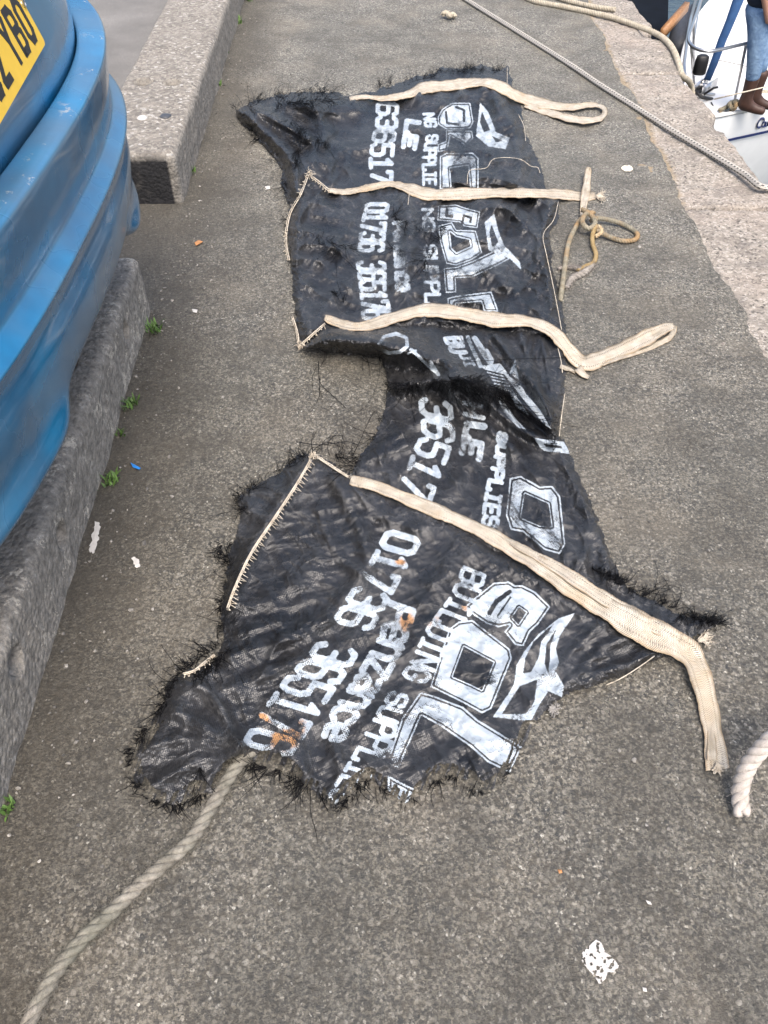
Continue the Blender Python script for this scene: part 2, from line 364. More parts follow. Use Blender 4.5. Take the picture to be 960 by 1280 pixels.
# ------------------------------------------------------------------ SETTING: ground, water, quay wall
KX0, KS = -.727, -.0305                                   # kerb face line x = KX0 + KS*(Y-.708)
def kerb_x(y): return KX0 + KS * (y - .708)
def bound_x(y):                                           # asphalt / granite boundary
    pts = [(728, -60), (739, 23), (754, 47), (766, 81), (785, 109), (796, 130), (809, 156), (816, 177), (828, 193), (838, 216), (851, 250), (877, 300), (900, 345), (925, 385), (950, 430), (985, 480)]
    q = [P(a, b) for a, b in pts]; ys = [p[1] for p in q][::-1]; xs = [p[0] for p in q][::-1]
    return np.interp(y, ys, xs)
def edge_x(y):                                            # worn seaward edge of the coping
    pts = [(770, -60), (791, 0), (800, 16), (814, 31), (822, 40), (840, 60), (848, 80), (853, 96), (866, 112), (884, 128), (897, 146), (910, 169), (935, 201), (960, 234), (1000, 285), (1060, 370)]
    q = [P(a, b) for a, b in pts]; return np.interp(y, [p[1] for p in q][::-1], [p[0] for p in q][::-1])
ys = np.concatenate([[-60, -20], np.arange(-3, 12, .012), [20, 90]])
jag = np.stack([ys, ys * 0], -1)
bx = bound_x(ys) + fbm(jag, 5, 3, 4) * .024 + vnoise(jag, 60, 9) * .005
cols = [-1.16, 0.0, None, None]
V = []; Fc = []
for i, y in enumerate(ys):
    for c in (-60, -1.16, 0.0): V.append((c, y, 0.006))
    V.append((bx[i] - .012, y, .006)); V.append((bx[i], y, .001)); V.append((bx[i] + .001, y, -.02))
n = 6
for i in range(len(ys) - 1):
    for k in range(n - 1):
        a = i * n + k; Fc.append((a, a + 1, a + 1 + n, a + n))
ground = mesh_np('ground', V, Fc, MAT['asphalt'], smooth=False); tag(ground, 'worn brown grey asphalt of the quay', 'ground', kind='structure')
b = MB(); b.add([(-80, -60, .062), (-1.19, -60, .062), (-1.19, 90, .062), (-80, 90, .062), (-1.10, -60, .0), (-1.10, 90, .0)], [(0, 1, 2, 3), (1, 4, 5, 2)])
tag(b.build('car_park', MAT['carpark'], smooth=False), 'pale worn car park surface behind the kerb', 'car park', kind='structure')
b = MB(); b.add([(1.0, -80, -2.9), (400, -80, -2.9), (400, 400, -2.9), (1.0, 400, -2.9)], [(0, 1, 2, 3)])
tag(b.build('water', MAT['water'], smooth=False), 'dark harbour water below the quay', 'water', kind='structure')

def rough_block(lo, hi, step, rad, amp, seed, holes=(), warp=None):
    lo = np.array(lo, float); hi = np.array(hi, float); V = []; Fc = []
    for ax in range(3):
        a1, a2 = [(1, 2), (2, 0), (0, 1)][ax]
        n1 = max(2, int((hi[a1] - lo[a1]) / step)); n2 = max(2, int((hi[a2] - lo[a2]) / step))
        g1, g2 = np.meshgrid(np.linspace(lo[a1], hi[a1], n1 + 1), np.linspace(lo[a2], hi[a2], n2 + 1), indexing='ij')
        for side in (0, 1):
            p = np.zeros(g1.shape + (3,)); p[..., a1] = g1; p[..., a2] = g2; p[..., ax] = hi[ax] if side else lo[ax]
            off = sum(len(v) for v in V); V.append(p.reshape(-1, 3))
            idx = np.arange((n1 + 1) * (n2 + 1)).reshape(n1 + 1, n2 + 1) + off
            q = np.stack([idx[:-1, :-1], idx[1:, :-1], idx[1:, 1:], idx[:-1, 1:]], -1).reshape(-1, 4)
            Fc.append(q if side else q[:, ::-1])
    V = np.concatenate(V); Fc = np.concatenate(Fc)
    q = np.clip(V, lo + rad, hi - rad); d = V - q; nrm = d / np.maximum(1e-9, np.linalg.norm(d, axis=1, keepdims=True))
    r = q + nrm * rad
    disp = fbm(r, 7, seed, 4) * amp + vnoise(r, 30, seed + 5) * amp * .22 + fbm(r, 24, seed + 8, 2) * amp * .35
    for (c, hr, dep) in holes:
        dist = np.linalg.norm(r - np.array(c), axis=1); disp = disp - dep * np.clip(1.25 - dist / hr, 0, 1) ** .6 * (dist < hr * 1.25)
    r = r + nrm * disp[:, None]
    return r, Fc
def weld(o, d=1e-5):
    bm = bmesh.new(); bm.from_mesh(o.data); bmesh.ops.remove_doubles(bm, verts=bm.verts, dist=d); bm.to_mesh(o.data); bm.free()

qw = empty('quay_wall', (1.6, 4, -1)); tag(qw, 'harbour quay wall edged with pinkish granite coping stones', 'quay wall')
joints = [-2.5, -.6, 1.2, 3.05, 4.55, 6.3, 8.2, 10.4, 13]
for i, (a, c) in enumerate(zip(joints, joints[1:])):
    V, Fc = rough_block((1.0, a + .006, -.34), (1.685 + .01 * math.sin(i * 2.1), c - .006, .0), .016 if 1 < c < 9 else .05, .022, .010, 40 + i,
                        holes=[((1.685, 5.2, .0), .11, .05), ((1.68, 6.0, .0), .12, .05), ((1.69, 3.9, 0), .08, .03), ((1.68, 6.9, 0), .1, .05)])
    top = V[:, 2] > -.04
    V[:, 0] += (edge_x(V[:, 1]) - 1.685) * np.clip((V[:, 0] - 1.25) / .40, 0, 1)
    edge_tint = np.clip(.9 - (V[:, 0] - bound_x(V[:, 1])) / .09, 0, 1) * top * np.clip((V[:, 1] - 2.4) / .8, 0, 1)  # ochre dirt strip beside the asphalt
    o = mesh_np('coping_stone', V, Fc, MAT['granite'], qw, attrs={'edge_tint': edge_tint})
V, Fc = rough_block((1.05, -2.5, -3.4), (1.66, 13, -.345), .07, .02, .02, 60)
mesh_np('wall_face', V, Fc, simple('dark_wet_stone', (.05, .047, .042), .7, var=.5, scale=5, bumpd=.02), qw, attrs={'edge_tint': V[:, 0] * 0})

def kerb(name, label, y0, y1, seed, holes, grimef, tarf):
    t = empty(name, (kerb_x((y0 + y1) / 2) - .17, (y0 + y1) / 2, 0)); tag(t, label, 'kerb', 'concrete kerb blocks along the quay')
    V, Fc = rough_block((-.345, y0, -.05), (0, y1, .2), .009, .028, .0055, seed, holes)
    gr = np.clip(grimef(V), 0, 1); tar = np.clip(tarf(V), 0, 1)
    V[:, 0] += KX0 + KS * (V[:, 1] - .708)
    o = mesh_np('block', V, Fc, MAT['kerb'], t, attrs={'grime': gr, 'tar': tar}); weld(o)
    return t
nz = lambda V, s, k: fbm(V, s, k, 3)
kf = kerb('kerb_block', 'long pale topped concrete kerb block with a tarred black end, beyond the car', 3.07, 9.5, 3,
     [((-.25, 3.83, .2), .034, .10), ((-.12, 3.83, .2), .030, .09)],
     lambda V: .15 + .5 * nz(V, 8, 2), lambda V: np.clip((3.13 - V[:, 1]) * 22 + nz(V, 20, 4) * 1.0 + (V[:, 2] < .18) * .6 - .75, 0, 1) * (V[:, 0] < -.035))
kn = kerb('kerb_block', 'dark weathered kerb block under the blue bumper, flecked with pale lime and drilled with holes', -1.2, 2.33, 11,
     [((0, 2.02, .12), .024, .09), ((0, 1.22, .11), .024, .09), ((0, .87, .13), .024, .09), ((-.09, 1.75, .2), .02, .03), ((-.13, 1.4, .2), .02, .03)],
     lambda V: .95 + 0 * V[:, 0], lambda V: 0 * V[:, 0])
b = MB()
def pebble(b, c, r, seed):
    bm = bmesh.new(); bmesh.ops.create_icosphere(bm, subdivisions=2, radius=1)
    vs = np.array([v.co[:] for v in bm.verts]); n = vnoise(vs + seed, 1.3, seed)
    vs = vs * (1 + .25 * n[:, None]) * np.array(r) + np.array(c)
    b.add(vs, [[v.index for v in f.verts] for f in bm.faces]); bm.free()
for (x, y, r, m) in [(178, 148, .022, 'white'), (207, 145, .024, 'fender')]:
    b = MB(); p = P(x, y, .2); pebble(b, (p.x, p.y, .2), (r, r * 1.1, .008), int(x)); b.build('embedded_stone', MAT[m], kf)

# ------------------------------------------------------------------ THE BAG
GY, GX = np.mgrid[60:1040, 140:930]; GX = GX.astype(float); GY = GY.astype(float); OX, OY = 140, 60
PXY = np.stack([GX, GY], -1)
def sl(x0, x1, y0, y1):
    return (slice(max(0, int(y0 - OY)), max(0, int(y1 - OY + 1))), slice(max(0, int(x0 - OX)), max(0, int(x1 - OX + 1))))
def dist_line(pts, pad, arr=None, closed=False):
    """min distance to a polyline -> full array"""
    D = np.full(GX.shape, 1e3) if arr is None else arr
    pts = list(pts); pts = pts + [pts[0]] if closed else pts
    for (x0, y0), (x1, y1) in zip(pts, pts[1:]):
        s = sl(min(x0, x1) - pad, max(x0, x1) + pad, min(y0, y1) - pad, max(y0, y1) + pad)
        X = GX[s] - x0; Y = GY[s] - y0; dx, dy = x1 - x0, y1 - y0; l = dx * dx + dy * dy + 1e-9
        t = np.clip((X * dx + Y * dy) / l, 0, 1)
        D[s] = np.minimum(D[s], np.hypot(X - t * dx, Y - t * dy))
    return D
def inside(pts):
    r = np.zeros(GX.shape, bool); n = len(pts); Y = GY[:, :1]
    for i in range(n):
        (x0, y0), (x1, y1) = pts[i], pts[(i + 1) % n]
        if y0 == y1: continue
        c = ((y0 > GY) != (y1 > GY)); r ^= c & (GX < (x1 - x0) * (GY - y0) / (y1 - y0) + x0)
    return r
def sdf(pts, pad=60):
    d = dist_line(pts, pad, closed=True); return np.where(inside(pts), d, -d)
PR = np.zeros(GX.shape)                                    # print mask
def stroke(pts, w):
    global PR
    d = dist_line(pts, w + 3); PR = np.maximum(PR, np.clip(w - d + .5, 0, 1))
def unstroke(pts, w, k=1.0):
    global PR
    d = dist_line(pts, w + 3); PR = PR * (1 - k * np.clip(w - d + .5, 0, 1))
def T(pts, s, ox, oy): return [(x / s + ox, y / s + oy) for x, y in pts]
def big(outer, holes=(), inset=3.2, lw=.95, holeinset=2.6, slits=()):
    """outlined block letter: fill, a dark inline following the edge, dark holes with their own inline"""
    global PR
    d = sdf(outer, 30); m = np.clip(d + .5, 0, 1)
    m = m * (1 - .95 * np.clip(lw + .4 - np.abs(d - inset), 0, 1))
    for h in holes:
        dh = sdf(h, 30); m = m * (1 - np.clip(dh + .5, 0, 1)); m = m * (1 - .95 * np.clip(lw + .3 - np.abs(-dh - holeinset), 0, 1))
    for sgm, w in slits:
        ds = dist_line(sgm, w + 3); m = m * (1 - np.clip(w - ds + .5, 0, 1))
    PR = np.maximum(PR, m)
G = {
 '0': [[(.2, 0), (.8, 0), (1, .15), (1, .85), (.8, 1), (.2, 1), (0, .85), (0, .15), (.2, 0)]],
 '1': [[(.15, .8), (.5, 1), (.5, 0)], [(.1, 0), (.9, 0)]], '7': [[(0, .82), (0, 1), (1, 1), (.35, 0)]],
 '3': [[(0, .85), (.2, 1), (.8, 1), (1, .85), (1, .62), (.75, .52), (.4, .52)], [(.75, .52), (1, .42), (1, .15), (.8, 0), (.2, 0), (0, .15)]],
 '6': [[(1, .85), (.8, 1), (.2, 1), (0, .85), (0, .15), (.2, 0), (.8, 0), (1, .15), (1, .42), (.8, .55), (0, .55)]],
 '5': [[(1, 1), (.05, 1), (.05, .56), (.8, .58), (1, .42), (1, .15), (.8, 0), (.2, 0), (0, .15)]],
 '2': [[(0, .8), (.2, 1), (.8, 1), (1, .8), (1, .6), (0, .05), (0, 0), (1, 0)]],
 'B': [[(0, 0), (0, 1), (.75, 1), (1, .85), (1, .65), (.8, .53), (0, .53)], [(.8, .53), (1, .4), (1, .15), (.75, 0), (0, 0)]],
 'U': [[(0, 1), (0, .2), (.25, 0), (.75, 0), (1, .2), (1, 1)]], 'I': [[(.5, 0), (.5, 1)], [(.15, 0), (.85, 0)], [(.15, 1), (.85, 1)]],
 'L': [[(0, 1), (0, 0), (1, 0), (1, .2)]], 'D': [[(0, 0), (0, 1), (.7, 1), (1, .8), (1, .2), (.7, 0), (0, 0)]],
 'N': [[(0, 0), (0, 1), (1, 0), (1, 1)]], 'G': [[(1, .8), (.8, 1), (.2, 1), (0, .8), (0, .2), (.2, 0), (.8, 0), (1, .2), (1, .48), (.6, .48)]],
 'S': [[(1, .8), (.8, 1), (.2, 1), (0, .85), (0, .62), (.2, .52), (.8, .5), (1, .38), (1, .15), (.8, 0), (.2, 0), (0, .2)]],
 'P': [[(0, 0), (0, 1), (.75, 1), (1, .85), (1, .62), (.75, .48), (0, .48)]], 'E': [[(1, 1), (0, 1), (0, 0), (1, 0)], [(0, .5), (.75, .5)]],
 'Y': [[(0, 1), (.5, .5), (1, 1)], [(.5, .5), (.5, 0)]], 'O': [[(.25, 0), (.75, 0), (1, .2), (1, .8), (.75, 1), (.25, 1), (0, .8), (0, .2), (.25, 0)]],
 'W': [[(0, 1), (.25, 0), (.5, .7), (.75, 0), (1, 1)]], 'K': [[(0, 0), (0, 1)], [(1, 1), (0, .45), (1, 0)]], 'H': [[(0, 0), (0, 1)], [(1, 0), (1, 1)], [(0, .5), (1, .5)]],
 'A': [[(0, 0), (.5, 1), (1, 0)], [(.2, .35), (.8, .35)]],
 'e': [[(0, .45), (1, .45), (.95, .75), (.7, .95), (.3, .95), (0, .7), (0, .25), (.3, 0), (.9, .05)]],
 'n': [[(0, 0), (0, .95)], [(0, .7), (.4, .95), (.8, .9), (1, .65), (1, 0)]], 'z': [[(0, .95), (1, .95), (0, 0), (1, 0)]],
 'a': [[(.1, .85), (.7, .95), (1, .7), (1, 0)], [(1, .5), (.3, .5), (0, .25), (.3, 0), (1, .15)]],
 'c': [[(1, .8), (.7, .95), (.3, .95), (0, .7), (0, .25), (.3, 0), (.7, 0), (1, .15)]], 'C': [[(1, .8), (.75, 1), (.3, 1), (0, .7), (0, .25), (.25, 0), (.7, 0), (1, .2)]],
}
def polyat(pts, t):
    A = np.array(pts, float); d = np.concatenate([[0], np.cumsum(np.linalg.norm(np.diff(A, axis=0), axis=1))]); q = t * d[-1]
    return np.array([np.interp(q, d, A[:, 0]), np.interp(q, d, A[:, 1])])
def text(s, base, top, w, gap=.22, caps=1.0):
    n = len(s)
    for i, ch in enumerate(s):
        if ch not in G: continue
        for ln in G[ch]:
            out = []
            for (x0, y0), (x1, y1) in zip(ln, ln[1:]):
                for k in range(3):
                    x = x0 + (x1 - x0) * k / 3; y = y0 + (y1 - y0) * k / 3; out.append((x, y))
            out.append(ln[-1])
            pp = []
            for x, y in out:
                t = (i + gap / 2 + x * (1 - gap)) / n; bq = polyat(base, t); tq = polyat(top, t)
                hl = np.linalg.norm(tq - bq); m = min(.3, w / hl); y = m + y * (1 - 2 * m)
                pp.append(tuple(bq + (tq - bq) * y))
            stroke(pp, w)
# lower panel
text('01736 365176', [(483, 660), (462, 700), (430, 750), (405, 790), (382, 820), (352, 852), (327, 887), (300, 930)],
     [(530, 674), (507, 715), (480, 765), (457, 805), (439, 835), (414, 872), (394, 902), (364, 948)], 4.3, .26)
text('Penzance', [(484, 750), (472, 795), (451, 832), (430, 865), (412, 890), (398, 922)], [(521, 763), (510, 808), (488, 848), (466, 878), (447, 902), (432, 930)], 4.7, .22)
text('BUILDING SUPPLIES', [(578, 706), (562, 745), (532, 785), (510, 830), (487, 862), (470, 890), (456, 915), (441, 942), (425, 968), (405, 1000)],
     [(609, 718), (598, 757), (566, 800), (541, 846), (513, 872), (500, 900), (491, 934), (474, 958), (458, 984), (440, 1012)], 3.1, .28)
c4 = lambda p: T(p, 4.8, 540, 700); c2 = lambda p: T(p, 2.526, 380, 640); c5 = lambda p: T(p, 4.364, 460, 840)
big(c4([(195, 280), (245, 235), (370, 135), (460, 128), (500, 152), (540, 150), (620, 190), (712, 280), (640, 385), (590, 430), (550, 518), (500, 512), (432, 430), (465, 390), (400, 405), (330, 385), (240, 325)]),
    [c4([(482, 345), (522, 285), (565, 315), (518, 385)])], slits=[(c4([(345, 318), (385, 250), (465, 190)]), 2.6), (c4([(395, 335), (470, 225)]), .9)])
big(c2([(458, 368), (488, 346), (532, 340), (650, 432), (657, 462), (592, 622), (562, 636), (500, 602), (398, 552), (430, 450)]),
    [c2([(505, 425), (598, 475), (562, 562), (528, 545), (470, 520)])])
big(c5([(285, 108), (360, 128), (520, 190), (600, 260), (842, 408), (775, 553), (650, 492), (560, 410), (400, 300), (292, 240), (168, 527), (98, 500), (185, 250)]), inset=3.6)
big(c5([(108, 562), (287, 655), (192, 728), (105, 640)]), inset=4)
global_d = None
def dol(outer, holes):
    global PR
    m = np.clip(sdf(outer, 20) + .5, 0, 1)
    for h in holes: m = m * (1 - np.clip(sdf(h, 20) + .5, 0, 1))
    PR = np.maximum(PR, m)
dol(c2([(857, 318), (805, 335), (740, 385), (695, 440), (672, 480), (662, 545), (596, 648), (716, 662), (742, 612), (772, 566), (815, 585), (822, 550), (795, 502), (806, 475), (795, 430), (812, 385)]),
    [c2([(790, 352), (725, 410), (700, 460), (692, 508), (716, 506), (740, 460), (748, 410)]), c2([(795, 372), (766, 420), (760, 480), (770, 505), (776, 470), (778, 420)]), c2([(682, 550), (736, 530), (726, 600), (700, 636), (625, 638)])])
# middle panel
c3 = lambda p: T(p, 4.0, 500, 480)
text('36517', c3([(88, 60), (108, 240), (58, 335), (28, 430), (-20, 520)]), c3([(262, 90), (280, 270), (245, 370), (205, 470), (150, 620)]), 3.8, .26)
text('LE', c3([(318, 190), (290, 345)]), c3([(440, 205), (412, 388)]), 4.6, .2)
text('H', c3([(305, 80), (312, 160)]), c3([(420, 100), (432, 185)]), 3.4, .3)
text('SUPPLIES', c3([(482, 230), (474, 330), (445, 440), (424, 530), (410, 620), (402, 712)]), c3([(545, 250), (532, 340), (530, 420), (520, 500), (512, 590), (496, 725)]), 3.0, .28)
big(c3([(548, 470), (605, 458), (700, 512), (762, 508), (802, 560), (828, 800), (800, 852), (720, 830), (612, 740), (552, 730), (528, 655)]), [c3([(625, 548), (742, 600), (757, 712), (700, 708), (606, 668)])], inset=3.4)
big(c3([(668, 268), (820, 288), (858, 352), (720, 335), (700, 318)]), inset=7)
c8 = lambda p: T(p, 4.8, 540, 400)
text('BU', c8([(60, 105), (110, 200)]), c8([(185, 95), (215, 200)]), 2.8, .3)
stroke(c8([(215, 105), (290, 275)]), 3.0); stroke(c8([(255, 115), (350, 250)]), 4.5); unstroke(c8([(235, 115), (315, 262)]), .9); stroke(c8([(330, 180), (365, 240)]), 2)
text('UI', c8([(150, 195), (200, 290)]), c8([(215, 190), (270, 280)]), 2.0, .3)
dol(c8([(290, 275), (410, 258), (470, 340), (530, 378), (565, 440), (650, 540), (715, 655), (640, 610), (505, 525), (470, 450), (382, 402), (335, 320)]), [])
dol(c8([(462, 318), (500, 228), (512, 300), (535, 375)]), [])
dol(c8([(370, 420), (400, 440), (500, 590), (570, 660), (520, 650), (430, 560)]), [])
for k in range(5): unstroke(c8([(310 + 12 * k, 300 + 22 * k), (430 + 14 * k, 330 + 20 * k), (560 + 8 * k, 500 + 20 * k), (680, 640)]), .8, .8)
stroke([(474, 430), (480, 421), (495, 417), (508, 422), (509, 433), (500, 440), (486, 441), (476, 437), (474, 430)], 2.6)
stroke([(514, 437), (530, 452), (548, 468), (538, 452)], 2.4); stroke([(510, 442), (520, 438)], 1.4)
# upper panel, below second strap
cb = lambda p: T(p, 4.0, 430, 240)
text('01736 365176', cb([(105, 55), (75, 180), (65, 290), (55, 340), (70, 450), (80, 560), (85, 638)]), cb([(232, 55), (215, 180), (206, 290), (215, 380), (215, 500), (235, 570), (245, 638)]), 3.0, .24)
text('Penzance', cb([(238, 150), (245, 300), (252, 495)]), cb([(312, 150), (320, 300), (338, 495)]), 3.2, .2)
text('NG SUPPL', cb([(385, 80), (392, 300), (400, 565)]), cb([(452, 80), (470, 300), (492, 565)]), 2.3, .26)
big(cb([(470, 68), (560, 62), (605, 78), (682, 98), (668, 182), (600, 172), (578, 152), (466, 142)]), inset=2.2, lw=.7, slits=[(cb([(515, 88), (512, 118), (540, 122)]), 1.5), (cb([(590, 160), (600, 118), (635, 128), (632, 150)]), 1.3)])
big(cb([(470, 168), (540, 150), (562, 188), (660, 192), (692, 305), (640, 340), (560, 368), (510, 358), (480, 250)]), [cb([(530, 200), (560, 225), (625, 240), (632, 270), (562, 302), (540, 280)])], inset=2.4, lw=.7)
big(cb([(496, 380), (560, 374), (640, 345), (760, 288), (800, 305), (835, 332), (760, 372), (640, 428), (560, 432), (562, 502), (508, 506)]), inset=2.6, lw=.7)
big(cb([(515, 530), (560, 518), (738, 496), (775, 600), (700, 600), (685, 550), (560, 560), (560, 600), (520, 600)]), inset=2.8, lw=.7)
dol(cb([(752, 106), (702, 152), (722, 292), (830, 335), (888, 392), (880, 350), (800, 262), (772, 190)]), [cb([(738, 165), (770, 250), (742, 275), (728, 200)])])
# upper panel, above second strap
ca = lambda p: T(p, 4.0, 440, 90)
text('636517', ca([(118, 145), (115, 260), (90, 350), (80, 450), (92, 560)]), ca([(238, 155), (232, 270), (218, 350), (210, 450), (208, 560)]), 3.0, .24)
text('LE', ca([(262, 235), (242, 378)]), ca([(352, 248), (325, 392)]), 3.4, .2)
text('NG SUPPLIE', ca([(350, 205), (368, 320), (346, 430), (350, 568)]), ca([(415, 205), (438, 300), (425, 430), (426, 568)]), 2.0, .28)
big(ca([(428, 225), (450, 185), (500, 153), (592, 153), (608, 250), (592, 282), (540, 287), (470, 287), (430, 262)]), inset=2.2, lw=.7, slits=[(ca([(470, 200), (475, 255), (530, 262)]), 1.2), (ca([(520, 175), (560, 190), (560, 245)]), 1.3)])
big(ca([(468, 290), (600, 292), (608, 330), (570, 372), (530, 342), (492, 322), (478, 392), (428, 402), (428, 362), (468, 345)]), inset=2.2, lw=.6)
big(ca([(438, 420), (470, 403), (605, 402), (634, 430), (634, 590), (438, 590)]), [ca([(492, 482), (580, 470), (590, 590), (500, 590)])], inset=2.8, lw=.7)
dol(ca([(640, 150), (682, 200), (722, 300), (792, 328), (768, 388), (680, 372), (618, 320), (630, 230)]), [ca([(650, 200), (690, 290), (660, 300), (640, 250)]), ca([(700, 320), (750, 345), (720, 350)])])
# wear of the print: fades, scuffs and the shredded patches
gxy = PXY
fade = np.clip(.86 + .55 * fbm(gxy, 1 / 34., 21, 4), .18, 1)
def blob(x, y, rx, ry): return np.exp(-(((GX - x) / rx) ** 2 + ((GY - y) / ry) ** 2))
kill = blob(515, 298, 20, 28) * 1.0 + blob(470, 985, 30, 22) * .35 + blob(330, 905, 8, 8) * .3 + blob(600, 180, 60, 30) * .12 + blob(600, 490, 28, 20) * .45 + blob(455, 735, 10, 22) * .25
PR = PR * np.clip(fade * (1 - kill), 0, 1)
PR = PR * np.where(GY < 400, .95, 1.0)
RU = blob(508, 778, 10, 12) + blob(325, 900, 14, 10) * 1.1 + blob(355, 925, 20, 14) * 1.1 + blob(500, 702, 10, 5) * .8 + blob(540, 770, 20, 30) * .45 + blob(455, 790, 8, 12) * .5 + blob(580, 760, 8, 8) * .6 + blob(690, 470, 6, 20) * .9 + blob(375, 905, 12, 14) * .6

def folds(lst):
    H = np.zeros(GX.shape)
    for pts, amp, w in lst:
        pts = [tuple(p) for p in crom(pts, 6)] if len(pts) > 2 else pts
        d = dist_line(pts, w * 3.2); H += 1.45 * amp * np.exp(-(np.maximum(0, d - .15 * w) / w) ** 1.6)
    return H
def crinkle(amp, sx, sy, ang, seed):
    """crumpled cloth: triangle waves in several directions make flat facets meeting in creases"""
    r = random.Random(seed); H = 0
    wx = fbm(gxy, 1 / 90., seed, 3) * 26; wy = fbm(gxy, 1 / 90., seed + 9, 3) * 26
    for k in range(6):
        a = ang + math.pi / 2 + r.gauss(0, .55 if k < 4 else 1.2); lam = (sy * 1.1 + (sx - sy) * .5 * r.random()) * (1.25 if k < 3 else .7)
        ph = ((GX + wx) * math.cos(a) + (GY + wy) * math.sin(a)) / lam + r.random() * 9
        tri = 1 - np.abs((ph % 1) * 2 - 1); tri = tri ** 1.6
        loc = np.clip(.45 + 1.7 * vnoise(gxy + k * 77, 1 / (sx * 1.3), seed + 20 + k), 0, 1)
        H = H + tri * loc * (1 if k < 3 else .5)
    return amp * H * 1.25
def panel(name, outline, base, H, seed, edge_in=20, jag=3.0, cut=None):
    sh = lambda a, b: np.roll(np.roll(H, a, 0), b, 1)
    lap = np.clip((H - (sh(3, 0) + sh(-3, 0) + sh(0, 3) + sh(0, -3)) / 4) * 1100, 0, 1); pr = np.clip(PR - .16 * lap * (PR > 0), 0, 1)
    d = sdf(outline, 80); d = d + jag * fbm(gxy, 1 / 9., seed, 3) + 1.3 * vnoise(gxy, 1 / 2.3, seed + 4)
    keep = d > 0
    if cut is not None: keep &= ~cut
    ef = np.clip(d / edge_in, 0, 1); ef = ef * (2 - ef)
    Z = .009 + base + np.maximum(H, 0) * (.12 + .88 * ef)
    Vw = P(GX, GY, Z)
    q = keep[:-1, :-1] & keep[1:, :-1] & keep[1:, 1:] & keep[:-1, 1:]
    idx = np.arange(GX.size).reshape(GX.shape)
    Fq = np.stack([idx[:-1, :-1], idx[1:, :-1], idx[1:, 1:], idx[:-1, 1:]], -1)[q]
    used = np.unique(Fq); mp = np.zeros(GX.size, np.int64); mp[used] = np.arange(len(used))
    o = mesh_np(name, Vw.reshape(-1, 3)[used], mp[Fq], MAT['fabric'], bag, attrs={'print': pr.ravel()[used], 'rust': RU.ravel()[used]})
    return o, Z
bag = empty('bulk_bag', tuple(P(560, 560, 0))); tag(bag, 'torn black woven bulk bag with faded white lettering and cream straps', 'bag')
OA = [(293, 136), (312, 128), (345, 119), (380, 113), (420, 115), (440, 120), (475, 111), (520, 95), (546, 90), (552, 83), (575, 86), (600, 80), (620, 86), (636, 83), (641, 108), (651, 130), (656, 165), (668, 183), (676, 210), (686, 243),
      (700, 250), (699, 272), (687, 292), (691, 330), (701, 370), (708, 415), (700, 425), (600, 418), (520, 412), (440, 418), (405, 424), (380, 434), (371, 433), (369, 395), (365, 350), (360, 310), (357, 280), (360, 256), (353, 235), (352, 212), (334, 188), (317, 168), (300, 154)]
OB = [(378, 436), (400, 408), (470, 405), (540, 400), (700, 412), (709, 432), (707, 470), (701, 520), (697, 540), (712, 560), (722, 590), (740, 630), (758, 680), (772, 712), (784, 735), (820, 752), (850, 768), (888, 772), (902, 777),
      (880, 790), (860, 800), (800, 795), (700, 742), (600, 692), (520, 652), (440, 612), (438, 585), (452, 568), (470, 545), (480, 510), (486, 478), (474, 448), (440, 443), (405, 440)]
OC = [(392, 566), (440, 592), (520, 630), (600, 672), (680, 720), (760, 770), (834, 818), (792, 840), (745, 857), (708, 868), (690, 882), (668, 905), (653, 934), (638, 966), (618, 988), (596, 990), (584, 975), (561, 967), (545, 970), (527, 989),
      (506, 1006), (483, 988), (460, 972), (441, 986), (424, 1010), (402, 1012), (394, 990), (371, 978), (360, 962), (337, 951), (305, 956), (290, 962), (266, 992), (246, 988), (218, 1007), (186, 998), (166, 973), (162, 943), (184, 907), (205, 879), (208, 854), (225, 842), (268, 826), (279, 801),
      (275, 770), (281, 730), (287, 690), (300, 652), (297, 622), (325, 602), (350, 588), (375, 566)]
HA = crinkle(.0065, 60, 26, .25, 31) + crinkle(.0022, 30, 11, -.6, 35) + folds([
    ([(300, 140), (330, 165), (362, 195), (372, 240)], .024, 8), ([(318, 134), (350, 152), (385, 172)], .020, 8), ([(345, 125), (400, 130), (440, 128)], .018, 12), ([(395, 140), (405, 170), (390, 200)], .014, 9), ([(385, 215), (430, 190), (520, 160)], .007, 10),
    ([(452, 110), (520, 118), (600, 112)], .008, 9), ([(600, 100), (640, 150), (650, 220)], .010, 9), ([(620, 110), (625, 180), (640, 230)], .008, 7), ([(560, 230), (620, 215), (680, 230)], .007, 8),
    ([(690, 255), (680, 290), (690, 380)], .012, 8), ([(640, 260), (665, 310), (690, 345)], .007, 7), ([(600, 330), (650, 370), (690, 400)], .008, 9), ([(655, 265), (672, 300), (668, 340)], .006, 4),
    ([(372, 260), (368, 320), (374, 400)], .012, 9), ([(380, 300), (420, 310), (450, 330)], .006, 10), ([(385, 420), (410, 380), (440, 350)], .008, 10), ([(505, 250), (515, 290), (500, 350)], .010, 10), ([(640, 385), (600, 375), (560, 378)], .006, 8)])
HA *= 1.7
HA += .010 * (1 - np.clip(np.abs(GY - (401 + 4 * np.sin(GX / 60))) / 30, 0, 1)) ** 2
